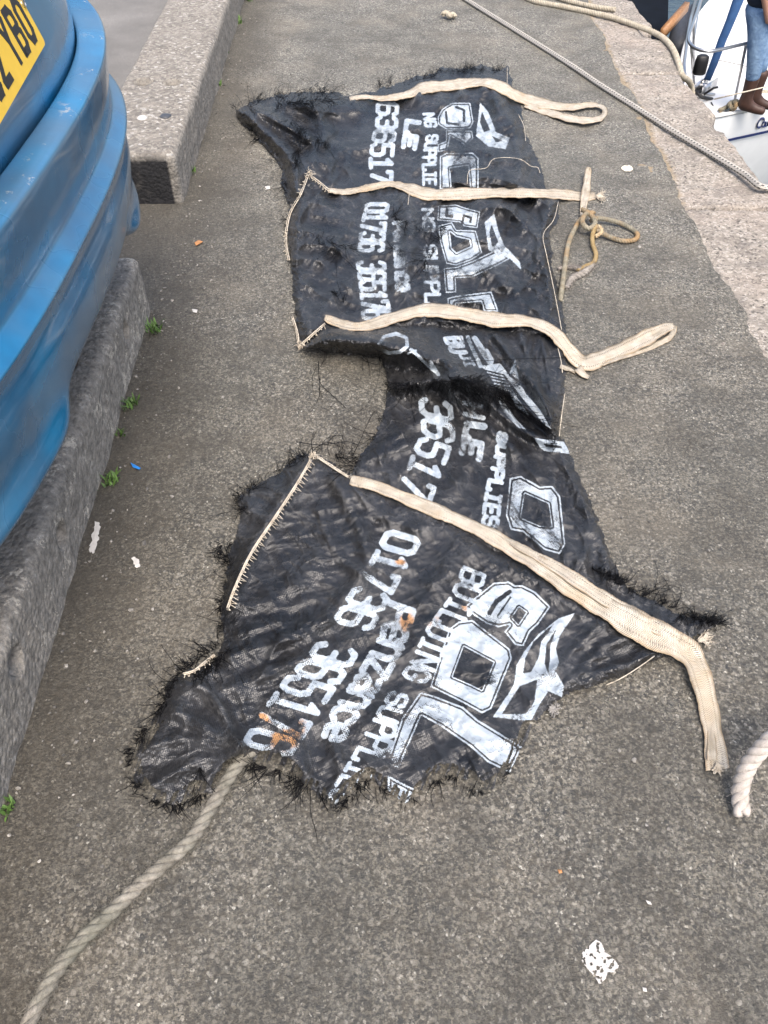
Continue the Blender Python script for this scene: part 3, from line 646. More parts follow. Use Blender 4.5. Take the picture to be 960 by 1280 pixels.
HB = crinkle(.008, 70, 15, 1.05, 51) + crinkle(.0025, 30, 8, .8, 55) + folds([
    ([(392, 428), (440, 425), (490, 432), (545, 450), (592, 478)], .066, 16), ([(480, 430), (520, 420), (560, 425)], .014, 12), ([(486, 484), (530, 478), (575, 476), (615, 490)], .034, 8),
    ([(590, 425), (620, 470), (660, 510), (700, 545)], .026, 7), ([(575, 455), (610, 500), (650, 535), (690, 555)], .024, 7), ([(620, 420), (650, 460), (685, 510), (697, 540)], .024, 7), ([(560, 480), (600, 525), (640, 560)], .012, 7),
    ([(650, 415), (665, 460), (690, 530)], .014, 6), ([(675, 415), (685, 460), (695, 520)], .012, 5), ([(700, 430), (700, 480), (697, 535)], .012, 6),
    ([(470, 560), (520, 530), (560, 515)], .011, 7), ([(455, 575), (500, 560), (545, 540)], .009, 6), ([(495, 600), (540, 560), (560, 520)], .008, 7), ([(640, 560), (690, 620), (720, 700)], .008, 9), ([(700, 560), (735, 640), (765, 720)], .010, 9), ([(560, 620), (600, 560), (620, 520)], .006, 8)])
HB -= .014 * blob(540, 462, 34, 10)
HC = .006 + crinkle(.0068, 70, 34, -.55, 71) + crinkle(.0026, 34, 14, .5, 75) + crinkle(.0009, 16, 7, -.9, 79) + folds([
    ([(388, 575), (350, 630), (312, 690), (285, 750)], .016, 9), ([(420, 600), (450, 660), (462, 705)], .014, 11), ([(440, 600), (470, 640), (520, 660)], .010, 9), ([(400, 640), (420, 690), (450, 715)], .008, 8),
    ([(300, 760), (350, 740), (400, 700)], .009, 12), ([(290, 820), (340, 800), (400, 780), (450, 720)], .014, 10), ([(280, 860), (340, 840), (395, 815)], .013, 9), ([(300, 790), (350, 775)], .008, 8),
    ([(298, 930), (240, 900), (195, 880)], .017, 10), ([(298, 935), (230, 925), (172, 935)], .013, 10), ([(296, 942), (240, 955), (185, 985)], .015, 9), ([(300, 925), (265, 870), (225, 850)], .014, 9), ([(290, 945), (262, 972), (240, 1000)], .010, 6),
    ([(320, 930), (360, 945), (400, 1000)], .012, 9), ([(350, 900), (380, 940), (380, 975)], .009, 8), ([(415, 920), (425, 960), (415, 1000)], .010, 8),
    ([(700, 865), (750, 815), (800, 790)], .010, 8), ([(712, 868), (770, 838), (825, 820)], .014, 8), ([(690, 840), (730, 800), (760, 775)], .008, 7), ([(640, 700), (690, 735), (760, 775)], .008, 8),
    ([(600, 690), (560, 720), (520, 800)], .007, 12), ([(650, 930), (630, 975)], .008, 7), ([(585, 880), (600, 940), (600, 980)], .006, 10), ([(450, 740), (440, 800), (400, 860)], .006, 10)])
HC += .012 * np.clip(1 - dist_line([(391, 570), (440, 596), (520, 636), (600, 684), (680, 732), (760, 782), (840, 822)], 60) / 40, 0, 1) ** 2
oA, ZA = panel('upper_panel', OA, 0.0, HA, 81)
oB, ZB = panel('middle_panel', OB, .004, HB, 83)
# open weave along the torn lower hem: columns of tape drop out
fr = (np.abs(np.minimum(sdf(OC, 80), 20)) < 13) & (GY > 900) & (vnoise(np.stack([(GX * .9 + GY * .35) / 2.2, (GY * .9 - GX * .35) / 16], -1), 1.0, 5) > -.05)
oC, ZC = panel('lower_panel', OC, .008, HC, 87, cut=fr)
ZTOP = np.zeros(GX.shape)
for oo, Z in ((OA, ZA), (OB, ZB), (OC, ZC)): ZTOP = np.maximum(ZTOP, np.where(inside(oo), Z, 0))
def ztop(x, y):
    i = int(np.clip(y - OY, 0, GX.shape[0] - 1)); j = int(np.clip(x - OX, 0, GX.shape[1] - 1)); return max(.008, float(ZTOP[i, j]))
def zmax(x, y, r):
    i = int(np.clip(y - OY, 0, GX.shape[0] - 1)); j = int(np.clip(x - OX, 0, GX.shape[1] - 1)); r = int(r)
    return max(.008, float(ZTOP[max(0, i - r):i + r + 1, max(0, j - r):j + r + 1].max()))

def ribbon(name, pts, parent, sewn=0.0, lift=.003, zoff=None, n=7, curl=.003, frayed=0, mat=None):
    """webbing following (x,y,width) photo points, draped over what it crosses"""
    C = resample(crom([(x, y, w) for x, y, w in pts], 8), 3.0)
    xy = C[:, :2]; tg = np.gradient(xy, axis=0); tg /= np.linalg.norm(tg, axis=1, keepdims=True) + 1e-9; nr = np.stack([-tg[:, 1], tg[:, 0]], -1)
    zc = np.array([zmax(x, y, max(2, w * .45)) for x, y, w in C])
    k = np.ones(9) / 9; zc = np.convolve(np.pad(zc, 4, 'edge'), k, 'valid') if len(zc) > 9 else zc
    V = []; u = []; vv = []; sw = []; L = 0
    for i in range(len(C)):
        z0 = zc[i] + lift + (zoff(i / (len(C) - 1)) if zoff else 0)
        p0 = P(C[i, 0], C[i, 1], z0)
        if i: L += (p0 - prev).length
        prev = p0
        for j in range(n):
            a = j / (n - 1) - .5; q = xy[i] + nr[i] * a * (C[i, 2] * .92 * (1 + .09 * math.sin(L * 31 + 1) + .06 * math.sin(L * 83)) + (random.gauss(0, .5) if abs(a) > .49 else 0))
            V.append(tuple(P(q[0], q[1], z0 + curl * math.sin(L * 17 + a * 3.0 + C[0, 0]) * a * 2.6 + .0022 * math.sin(L * 38 + C[0, 1]) + .0010 * math.sin(L * 95 + j * 1.3)))); u.append(L); vv.append(j / (n - 1)); sw.append(sewn)
    Fq = [(i * n + j, i * n + j + 1, (i + 1) * n + j + 1, (i + 1) * n + j) for i in range(len(C) - 1) for j in range(n - 1)]
    o = mesh_np(name, V, Fq, mat or MAT['strap'], parent, attrs={'u': u, 'v': vv, 'sewn': sw})
    md = o.modifiers.new('thick', 'SOLIDIFY'); md.thickness = .0013; md.offset = 1
    return o
def tubes_px(name, lines, mat, parent, r=.0007, z=.003, n=5, follow=True):
    for ln in lines:
        b = MB(); pts = resample(crom(ln, 5), 3.0) if len(ln) > 2 else resample(ln, 3.0)
        b.tube([P(p[0], p[1], (zmax(p[0], p[1], 2) if follow else 0) + z) for p in pts], r, n)
        b.build(name, mat, parent)
s1 = ribbon('strap', [(437, 124, 6), (455, 121, 6), (480, 123, 7), (510, 118, 11), (530, 110, 15), (560, 107, 15), (598, 103, 12), (622, 107, 14), (648, 121, 15), (680, 130, 14), (712, 134, 9), (738, 131, 7), (751, 133, 6), (756, 140, 6), (748, 149, 8), (722, 150, 9), (690, 142, 10), (656, 131, 8)], bag, .5,
            zoff=lambda t: .012 * max(0, min(1, (t - .55) * 5)) * (1 if t < .80 else max(0, 1 - (t - .8) * 6)))
s1['label'] = 'cream strap at the far end, looped at its tip'
s2 = ribbon('strap', [(410, 238, 5), (432, 240, 8), (460, 235, 9), (488, 230, 8), (512, 236, 14), (538, 243, 17), (590, 242, 15), (640, 241, 13), (700, 243, 13), (728, 246, 14), (744, 245, 10)], bag, .9)
s2['label'] = 'cream strap crossing the lettering, frayed at its right end'
s3 = ribbon('strap', [(406, 397, 8), (430, 406, 13), (455, 408, 13), (490, 398, 16), (530, 388, 17), (570, 391, 19), (620, 400, 19), (660, 402, 16), (690, 414, 15), (708, 434, 18), (727, 453, 22), (750, 449, 20), (790, 431, 22), (828, 412, 15), (842, 408, 10)], bag, .8,
            zoff=lambda t: .02 * max(0, (t - .82) * 5))
ribbon('strap_fold', [(842, 407, 9), (838, 421, 8), (815, 433, 8), (785, 444, 6), (752, 456, 4)], s3, 0)
ribbon('strap_fold', [(722, 460, 11), (730, 468, 8), (736, 472, 5)], s3, 0)
s4 = ribbon('strap', [(438, 600, 12), (470, 608, 15), (500, 620, 17), (560, 645, 18), (610, 668, 19), (660, 698, 22), (700, 722, 28), (750, 755, 33), (800, 785, 37), (846, 806, 38), (866, 822, 34), (880, 860, 26), (890, 910, 27), (895, 945, 32), (897, 962, 34)], bag, .6,
            zoff=lambda t: .022 * math.exp(-((t - .82) / .06) ** 2))
s4['label'] = 'widest cream strap, nearest, bent down to a frayed end'
ribbon('strap_fold', [(612, 664, 5), (650, 684, 10), (700, 712, 15), (755, 748, 19), (808, 778, 20), (852, 797, 14)], s4, 1.0, lift=.014)
ribbon('strap_fold', [(868, 815, 8), (881, 855, 9), (888, 905, 10), (890, 950, 12)], s4, 0, lift=.008)
ribbon('tag_end', [(736, 209, 4), (735, 216, 9), (733, 235, 11), (730, 255, 10), (728, 270, 8)], bag, 0, zoff=lambda t: .03 * (1 - t))
ribbon('tag_end', [(700, 458, 5), (712, 462, 5), (719, 466, 3)], bag, 0)

def zigzag(name, path, w, n, parent, side=1):
    C = resample(crom(path, 8) if len(path) > 2 else path, 1.0); b = MB(); m = len(C)
    tg = np.gradient(C[:, :2], axis=0); tg /= np.linalg.norm(tg, axis=1, keepdims=True) + 1e-9; nr = np.stack([-tg[:, 1], tg[:, 0]], -1) * side
    b.tube([P(C[i, 0], C[i, 1], zmax(C[i, 0], C[i, 1], 2) + .0035) for i in range(0, m, 3)], .0021, 6)
    C2 = C[:, :2] + nr * 1.8
    b.tube([P(C2[i, 0] + random.uniform(-.5, .5), C2[i, 1], zmax(C2[i, 0], C2[i, 1], 2) + .0035) for i in range(0, m, 3)], .0015, 5)
    for k in range(n):
        i = int((k + .5) / n * (m - 1)); j = min(m - 1, i + int(m / n * .5))
        a = C[i, :2]; e = C[j, :2] + nr[j] * w * random.uniform(.5, 1.1)
        mid = (a + e) / 2
        b.tube([P(q[0], q[1], zmax(q[0], q[1], 1) + .003) for q in (a, mid, e)], .0010, 4)
        if k % 2:
            q2 = C[min(m - 1, j + 2), :2]; b.tube([P(e[0], e[1], zmax(*e, 1) + .003), P(q2[0], q2[1], zmax(*q2, 1) + .003)], .0009, 4)
    return b.build(name, MAT['whitethread'], parent)
zigzag('seam_stitching', [(388, 574), (372, 602), (342, 648), (314, 690), (294, 732), (283, 762)], 10, 42, bag, -1)
zigzag('seam_stitching', [(394, 570), (412, 582), (437, 598)], 6, 12, bag, -1)
zigzag('seam_stitching', [(386, 219), (376, 244), (363, 268), (358, 300), (362, 325)], 6, 20, bag, 1)
zigzag('seam_stitching', [(387, 218), (398, 226), (413, 238)], 6, 8, bag, 1)
zigzag('seam_stitching', [(406, 404), (392, 416), (374, 432)], 6, 9, bag, -1)
zigzag('seam_stitching', [(366, 395), (372, 415), (374, 430)], 4, 6, bag, 1)
zigzag('seam_stitching', [(268, 818), (255, 828), (242, 838), (228, 842)], 7, 7, bag, -1)
tubes_px('loose_thread', [[(584, 230), (585, 217), (590, 212), (608, 210), (615, 200), (628, 197), (650, 199), (664, 208), (672, 209), (675, 216)], [(634, 84), (634, 106)], [(648, 143), (655, 158), (657, 176)],
     [(698, 252), (692, 275), (679, 293), (683, 318), (692, 360), (702, 412)], [(699, 545), (702, 520), (706, 492)], [(818, 820), (800, 833), (776, 848), (756, 857)], [(512, 238), (510, 256)], [(697, 434), (701, 450), (703, 466)]], MAT['whitethread'], bag, .0013)
# knot tufts at seam ends
def tuft(name, x, y, n, lpx, mat, parent, z=.006, r=.0009, ang=None, spread=3.14):
    b = MB()
    for i in range(n):
        a = (ang if ang is not None else random.uniform(0, 6.28)) + random.uniform(-spread, spread); l = lpx * random.uniform(.4, 1); pts = []
        cx, cy = x + random.gauss(0, 1.5), y + random.gauss(0, 1.5); zz = zmax(x, y, 3) + z
        for k in range(5):
            pts.append(P(cx, cy, max(.009, zz + .004 * math.sin(k * 1.3 + i)))); cx += math.cos(a) * l / 4; cy += math.sin(a) * l / 4; a += random.uniform(-.8, .8)
        b.tube(pts, r, 4)
    return b.build(name, mat, parent)
tuft('knot_tuft', 386, 217, 26, 7, MAT['whitethread'], bag); tuft('knot_tuft', 392, 569, 34, 8, MAT['whitethread'], bag); tuft('knot_tuft', 374, 431, 26, 8, MAT['whitethread'], bag)
tuft('frayed_strap_end', 746, 245, 60, 13, MAT['whitethread'], s2, ang=.0, spread=.7); tuft('frayed_strap_end', 874, 800, 50, 18, MAT['whitethread'], s4, ang=-.3, spread=.6)
tuft('frayed_strap_end', 897, 955, 90, 13, MAT['whitethread'], s4, ang=1.4, spread=.45)
# black frayed tape ends
def fray(name, specs, mat, r=.00075):
    b = MB()
    for pts, n, (l0, l1), ang, spread, wig in specs:
        n = max(3, int(n * .36)); ncl = max(2, n // 9); cl = [(random.random(), random.gauss(0, spread), random.uniform(.45, 1.35), random.gauss(0, wig)) for _ in range(ncl)]
        for i in range(n):
            ct_, ca_, cl_, cw_ = random.choice(cl); free = random.random() < .3
            q = polyat(pts, random.random() if free else min(1, max(0, ct_ + random.gauss(0, .012)))) if len(pts) > 1 else np.array(pts[0], float)
            q = q + np.array([random.gauss(0, 1.8), random.gauss(0, 1.8)])
            a = ang + (random.gauss(0, spread) if free else ca_ + random.gauss(0, .5)); l = (.95 if random.random() < .88 else 2.3) * random.uniform(l0, l1) * (cl_ if not free else random.choice((.4, .7, 1, 1.4))); m = 7; cv = cw_ + random.gauss(0, wig * .6)
            z = ztop(q[0], q[1]) + random.uniform(.001, .006); p = []
            zl = random.uniform(0, .012)
            for k in range(m):
                t = k / (m - 1)
                zz = max(.009, (ztop(q[0], q[1]) + .002) * (1) if ztop(q[0], q[1]) > .009 else z * (1 - t)) + zl * math.sin(t * 3.14)
                p.append(P(q[0], q[1], zz)); q = q + np.array([math.cos(a), math.sin(a)]) * l / (m - 1); a += cv * .7 / m + random.gauss(0, .13)
            b.tube(p, [r * random.uniform(.7, 1.5) * (1 - .5 * k / m) for k in range(m)], 3, caps=False)
    o = b.build(name, mat, bag); tag(o, kind='stuff'); return o
LEFT, RIGHT, UP, DOWN = math.pi, 0.0, -math.pi / 2, math.pi / 2
fray('frayed_threads', [
    ([(293, 136), (345, 120), (430, 116)], 380, (6, 16), UP, .6, 1.2), ([(293, 136), (318, 168), (352, 212), (360, 256)], 170, (5, 12), LEFT + .2, .6, 1.0),
    ([(345, 130), (420, 125)], 420, (8, 22), UP + 1.4, 1.0, 1.6), ([(360, 150), (415, 185)], 220, (8, 20), 2.4, .9, 1.5), ([(372, 160), (372, 210)], 200, (8, 20), DOWN, .5, 1.0),
    ([(548, 90), (636, 88)], 420, (5, 14), UP, .8, 1.4), ([(470, 108), (545, 95)], 260, (4, 12), UP, .7, 1.2), ([(357, 270), (366, 350), (369, 395)], 90, (3, 9), LEFT, .6, 1.0)], MAT['thread'])
fray('frayed_threads', [
    ([(380, 290), (440, 310)], 75, (8, 24), .3, .8, 1.0), ([(395, 300), (425, 320)], 45, (8, 20), 2.6, .6, 1.0), ([(420, 368), (430, 378)], 60, (6, 14), UP, 1.0, 1.0),
    ([(490, 270), (540, 290)], 100, (8, 20), .6, 1.2, 1.0), ([(490, 310), (540, 330)], 70, (8, 18), DOWN, .8, 1.0), ([(560, 285), (535, 325)], 120, (6, 14), LEFT, .7, .8)], MAT['thread'], .0009)
fray('frayed_threads', [
    ([(486, 480), (540, 478), (600, 470)], 520, (8, 22), DOWN + .3, .6, 1.2), ([(560, 470), (640, 490)], 380, (12, 32), .9, .6, 1.0), ([(600, 480), (680, 530)], 300, (10, 26), .9, .4, .9),
    ([(486, 480), (470, 545), (440, 580)], 90, (8, 26), LEFT, .8, 1.6), ([(395, 445), (400, 490)], 3, (30, 50), DOWN, .3, 2.5), ([(400, 440), (480, 445)], 25, (10, 40), DOWN + .3, .6, 2.0),
    ([(455, 560), (440, 590)], 50, (10, 30), LEFT, .5, 1.4), ([(700, 545), (690, 560)], 60, (5, 12), 2.5, .8, 1.0)], MAT['thread'])
tubes_px('loose_tape', [[(588, 452), (640, 449), (700, 447), (718, 444)], [(398, 452), (400, 478), (420, 498), (432, 510)], [(370, 552), (400, 556), (432, 552), (448, 556)], [(716, 448), (722, 438)]], MAT['thread'], bag, .0009)
fray('frayed_threads', [
    ([(392, 566), (350, 588), (297, 622)], 240, (6, 20), UP - .3, .6, 1.4), ([(390, 566), (450, 572)], 90, (10, 36), UP + .3, .7, 1.6), ([(297, 622), (287, 690), (275, 770), (279, 801)], 280, (5, 16), LEFT, .6, 1.2),
    ([(300, 622), (310, 640)], 60, (12, 26), LEFT + .5, .5, 1.6), ([(275, 680), (285, 720)], 60, (10, 22), LEFT, .6, 1.4), ([(279, 801), (225, 842), (205, 879)], 330, (8, 26), LEFT + .2, .7, 1.4), ([(290, 810), (240, 850)], 260, (8, 22), 2.2, 1.1, 1.4),
    ([(205, 879), (162, 943), (166, 973), (186, 998)], 380, (6, 15), LEFT - .4, .5, .9), ([(186, 998), (218, 1007), (266, 990)], 260, (6, 16), DOWN, .4, .8)], MAT['thread'])
fray('frayed_threads', [
    ([(300, 952), (360, 965), (395, 992)], 230, (8, 34), 2.2, .45, .8), ([(395, 992), (424, 1010), (460, 972)], 200, (5, 14), DOWN, .5, .8), ([(460, 972), (506, 1006), (560, 967), (600, 990)], 240, (5, 14), DOWN, .5, .8), ([(460, 975), (440, 985)], 60, (10, 20), DOWN, .5, 1),
    ([(618, 988), (653, 934), (690, 882)], 60, (3, 9), RIGHT + .3, .5, 1.0), ([(250, 960), (240, 1000)], 60, (8, 20), DOWN + .3, .3, .6)], MAT['thread'])
fray('frayed_threads', [
    ([(745, 712), (790, 738), (850, 765)], 330, (6, 20), -.9, .7, 1.3), ([(850, 768), (895, 777)], 420, (6, 16), -.2, 1.0, 1.3), ([(790, 738), (830, 740)], 26, (16, 44), -.1, .4, 1.4), ([(740, 708), (775, 720)], 160, (6, 14), DOWN, .4, .8), ([(880, 776), (905, 780)], 120, (5, 11), -.1, .8, 1)], MAT['thread'])
tuft('frayed_patch', 692, 886, 60, 10, m_rope('grey_fluff', (.22, .21, .2), (.45, .43, .4)), bag, z=.002)

# ------------------------------------------------------------------ ROPES
def rope(name, pts, R, pitch, mat, strands=3, seg=8, hairs=0, parent=None, taper=None):
    """laid rope: helical strands round a centre line of world points"""
    C = resample(crom([tuple(p) for p in pts], 8), pitch / 14); b = MB(); m = len(C)
    tg = np.gradient(C, axis=0); tg /= np.linalg.norm(tg, axis=1, keepdims=True) + 1e-9
    nr = np.zeros_like(C); v = np.array([0, 0, 1.0]) if abs(tg[0][2]) < .9 else np.array([1.0, 0, 0])
    for i in range(m):
        v = v - tg[i] * v.dot(tg[i]); v /= np.linalg.norm(v) + 1e-9; nr[i] = v
    bn = np.cross(tg, nr); L = np.arange(m) * pitch / 14
    rs = R * .54
    for s in range(strands):
        a = 2 * math.pi * (L / pitch + s / strands); off = R - rs
        k = np.ones(m) if taper is None else np.array([taper(i / (m - 1)) for i in range(m)])
        Q = C + (nr * np.cos(a)[:, None] + bn * np.sin(a)[:, None]) * (off * k)[:, None]
        b.tube([tuple(q) for q in Q], [rs * kk * (1.0 if strands == 3 else 1.1) for kk in k], seg)
    for h in range(hairs):
        i = random.randrange(m); a = random.uniform(0, 6.28); d = nr[i] * math.cos(a) + bn[i] * math.sin(a); p = C[i] + d * R * .9
        q = p + (d + tg[i] * random.uniform(-1.5, 1.5)) * random.uniform(.003, .009); b.tube([tuple(p), tuple((p + q) / 2 + .001), tuple(q)], .00028, 3, caps=False)
    return b.build(name, mat, parent)
r = rope('rope', [P(x, y, z) for x, y, z in [(318, 936, .03), (296, 958, .024), (270, 1000, .021), (240, 1048, .020), (205, 1080, .020), (168, 1112, .021), (138, 1142, .021), (105, 1172, .022), (72, 1212, .021), (44, 1262, .021), (24, 1310, .021), (5, 1370, .02)]], .0132, .068, MAT['old_rope'], hairs=2600, seg=9)
tag(r, 'thick weathered three strand rope running out from under the bag to the bottom left corner', 'rope')
r = rope('rope', [P(x, y, z) for x, y, z in [(640, -14, .022), (664, 0, .02), (686, 5, .02), (712, 10, .02), (762, 21, .018), (801, 34, .018), (822, 43, .018), (835, 53, .018), (843, 65, .014), (849, 81, .006), (853, 95, -.02)]] + [(1.70, 4.72, -.14), (1.735, 4.6, -.4), (1.74, 4.6, -.9), (1.9, 4.9, -1.6), (2.1, 5.4, -2.2), (2.3, 5.9, -2.95)], .016, .05, MAT['cream_rope'], hairs=200)
tag(r, 'cream laid rope crossing the granite and dropping over the quay edge', 'rope')
r = rope('rope', [P(x, y, z) for x, y, z in [(670, -16, .02), (698, -3, .02), (722, 4, .018), (746, 9, .018), (769, 12, .018)]], .015, .05, MAT['cream_rope'], hairs=120)
tag(r, 'short cut end of cream rope lying beside the longer cream rope at the top', 'rope')
b = MB(); pts = resample(crom([tuple(P(x, y, z)) for x, y, z in [(520, -42, .02), (582, -1, .019), (640, 35, .018), (710, 79, .018), (750, 106, .018), (788, 130, .018), (840, 163, .018), (892, 194, .02), (930, 217, .022), (960, 235, .024)]] + [(1.80, 3.40, -.01), (2.0, 3.3, -.1), (2.4, 3.3, -.5)], 6), .012)
b.tube([tuple(p) for p in pts], .0125, 14); o = b.build('mooring_line', MAT['braid']); tag(o, 'taut white braided mooring line with black flecks running diagonally across the quay', 'rope')
# rope knotted to the strap tag
kr = empty('tied_rope', tuple(P(728, 275, 0))); tag(kr, 'old greenish grey rope knotted to the upright strap tag, with a loop lying right', 'rope')
rope('strand', [P(x, y, z) for x, y, z in [(730, 270, .03), (722, 280, .03), (712, 300, .022), (707, 325, .018), (704, 350, .018), (700, 377, .016)]], .0095, .03, MAT['green_rope'], hairs=150, parent=kr)
rope('loop', [P(x, y, z) for x, y, z in [(738, 276, .03), (750, 273, .03), (770, 277, .024), (788, 285, .018), (797, 293, .016), (793, 300, .016), (778, 301, .018), (762, 296, .02), (746, 288, .03)]], .0092, .03, MAT['green_rope'], hairs=150, parent=kr)
rope('strand', [P(x, y, z) for x, y, z in [(746, 282, .035), (741, 292, .028), (741, 305, .02), (745, 318, .018), (742, 328, .018), (732, 333, .018), (722, 338, .016)]], .0085, .028, m_rope('orange_stained_rope', (.24, .17, .08), (.36, .27, .14)), hairs=100, parent=kr)
rope('strand', [P(x, y, z) for x, y, z in [(743, 330, .014), (730, 341, .014), (716, 348, .012), (708, 360, .012)]], .011, .05, m_rope('fluffed_grey_rope', (.22, .2, .18), (.38, .35, .31)), hairs=900, parent=kr, taper=lambda t: .7 + .5 * math.sin(t * 3))
rope('strand', [P(x, y, z) for x, y, z in [(726, 336, .02), (712, 334, .014), (698, 336, .012)]], .008, .03, m_rope('frayed_grey_rope', (.2, .18, .16), (.33, .3, .27)), hairs=400, parent=kr)
rope('knot', [P(x, y, z) for x, y, z in [(728, 262, .04), (738, 268, .05), (744, 278, .04), (736, 286, .035), (728, 278, .05), (732, 268, .055), (742, 266, .045)]], .010, .032, MAT['green_rope'], hairs=150, parent=kr)
rope('knot', [P(x, y, z) for x, y, z in [(742, 290, .02), (748, 283, .04), (752, 290, .03), (744, 296, .02)]], .008, .03, m_rope('pale_orange_rope', (.36, .26, .15), (.5, .4, .26)), hairs=80, parent=kr)
# white rope handle at the right edge
wr = empty('white_rope', tuple(P(935, 1010, 0))); tag(wr, 'thick clean white rope handle with a navy end at the right edge', 'rope')
hp = []
for x, y, z in [(928, 1018, .022), (925, 995, .035), (929, 972, .06), (938, 953, .085), (950, 938, .11), (966, 922, .135), (990, 905, .15), (1020, 905, .12), (1040, 930, .07), (1046, 960, .03)]: hp.append(P(x, y, z))
rope('rope_body', hp, .0165, .058, MAT['white_rope'], hairs=260, parent=wr, seg=12)
b = MB(); b.tube([P(946, 940, .10), P(952, 936, .105), P(957, 933, .108)], [.010, .013, .013], 12); b.build('rope_end', MAT['white'], wr)
b = MB(); b.tube([P(955, 934, .107), P(960, 931, .109), P(985, 918, .112), P(1000, 912, .1)], [.016, .019, .019, .01], 14); b.build('navy_sleeve', MAT['navy'], wr)

# ------------------------------------------------------------------ CAR
car = empty('parked_car', (-2.4, 1.46, .06)); tag(car, 'dusty blue hatchback backed up over the kerb, with a yellow rear number plate', 'car')
YC = 1.46
def plan(xr, xf, Wd, zr, n=2.8, D=.30, steps=40):
    """closed plan loop: rear arc, right side, front arc, left side. returns list of (x,y,q)"""
    out = []
    for i in range(steps + 1):
        f = -math.pi / 2 + math.pi * i / steps; s_, c_ = math.sin(f), max(0.0, math.cos(f)); q = math.copysign(abs(s_) ** (2 / n), s_)
        out.append((xr - D + D * c_ ** (2 / n), YC + q * Wd, abs(q)))
    for i in range(1, 24):
        t = i / 24; out.append((xr - D + (xf + .45 - xr + D) * t, YC + Wd, 1))
    for i in range(steps // 2 + 1):
        f = math.pi / 2 - math.pi * i / (steps // 2); s_, c_ = math.sin(f), max(0.0, math.cos(f)); q = math.copysign(abs(s_) ** (2 / n), s_)
        out.append((xf + .45 - .45 * c_ ** (2 / n), YC + q * Wd, abs(q)))
    for i in range(1, 24):
        t = 1 - i / 24; out.append((xr - D + (xf + .45 - xr + D) * t, YC - Wd, 1))
    return out
# body shell rows (z, rear x, front x, half width)
rows = [(.34, -.86, -4.30, .76), (.42, -.80, -4.36, .80), (.55, -.76, -4.40, .82), (.72, -.735, -4.42, .835), (.84, -.674, -4.38, .846), (.875, -.668, -4.30, .848), (.90, -.664, -4.2, .848), (.93, -.662, -4.0, .845),
        (.97, -.667, -3.75, .832), (1.04, -.698, -3.45, .825), (1.10, -.715, -3.2, .815), (1.13, -.735, -3.12, .80), (1.16, -.765, -3.05, .785), (1.30, -.86, -2.78, .725), (1.42, -.96, -2.55, .67), (1.49, -1.06, -2.38, .62), (1.53, -1.22, -2.2, .52), (1.545, -1.45, -2.0, .35)]
V = []; Fc = []
for (z, xr, xf, wd) in rows:
    pl = plan(xr, xf, wd, 0); m = len(pl)
    for x, y, q in pl: V.append((x, y, z + (.045 * q ** 5 * min(1, max(0, (z - .34) / .3)) if x > -1.3 and z < 1.2 else 0)))
WHX = [-1.28, -3.62]; WZ = .06 + .29
for r_ in range(len(rows) - 1):
    for k in range(m):
        f = (r_ * m + k, r_ * m + (k + 1) % m, (r_ + 1) * m + (k + 1) % m, (r_ + 1) * m + k); c = np.mean([V[i] for i in f], axis=0)
        if any(math.hypot(c[0] - wx, c[2] - WZ) < .34 for wx in WHX) and abs(c[1] - YC) > .7: continue
        Fc.append(f)
V.append((-1.7, YC, 1.55)); top = len(V) - 1
me = bpy.data.meshes.new('body'); me.from_pydata(V, [], [list(f) for f in Fc] + [[(len(rows) - 1) * m + k, (len(rows) - 1) * m + (k + 1) % m, top] for k in range(m)]); me.update()
body = link('body', me, MAT['paint'], car)
# glazing: patches offset from the shell
def patch(name, r0, r1, ks, mat, off):
    b = MB(); vs = []
    for r_ in range(r0, r1 + 1):
        for k in ks:
            p = Vector(V[r_ * m + k]); d = Vector((p.x + 2.2, (p.y - YC) * 2.2, .25)).normalized() if abs(p.y - YC) > .5 else Vector((1 if p.x > -2 else -1, 0, .4)).normalized(); vs.append(p + d * off)
    w_ = len(ks); b.add(vs, [(i * w_ + j, i * w_ + j + 1, (i + 1) * w_ + j + 1, (i + 1) * w_ + j) for i in range(r1 - r0) for j in range(w_ - 1)])
    return b.build(name, mat, car)
patch('rear_window', 12, 14, list(range(8, 33)), MAT['glass'], .006)
patch('side_window', 12, 14, list(range(44, 62)), MAT['glass'], .006); patch('side_window', 12, 14, list(range(88, 106)), MAT['glass'], .006)
patch('windscreen', 12, 14, list(range(66, 82)), MAT['glass'], .006)
for ks in (list(range(33, 39)), list(range(2, 8))):
    o = patch('tail_light', 7, 11, ks, MAT['red'], .012)
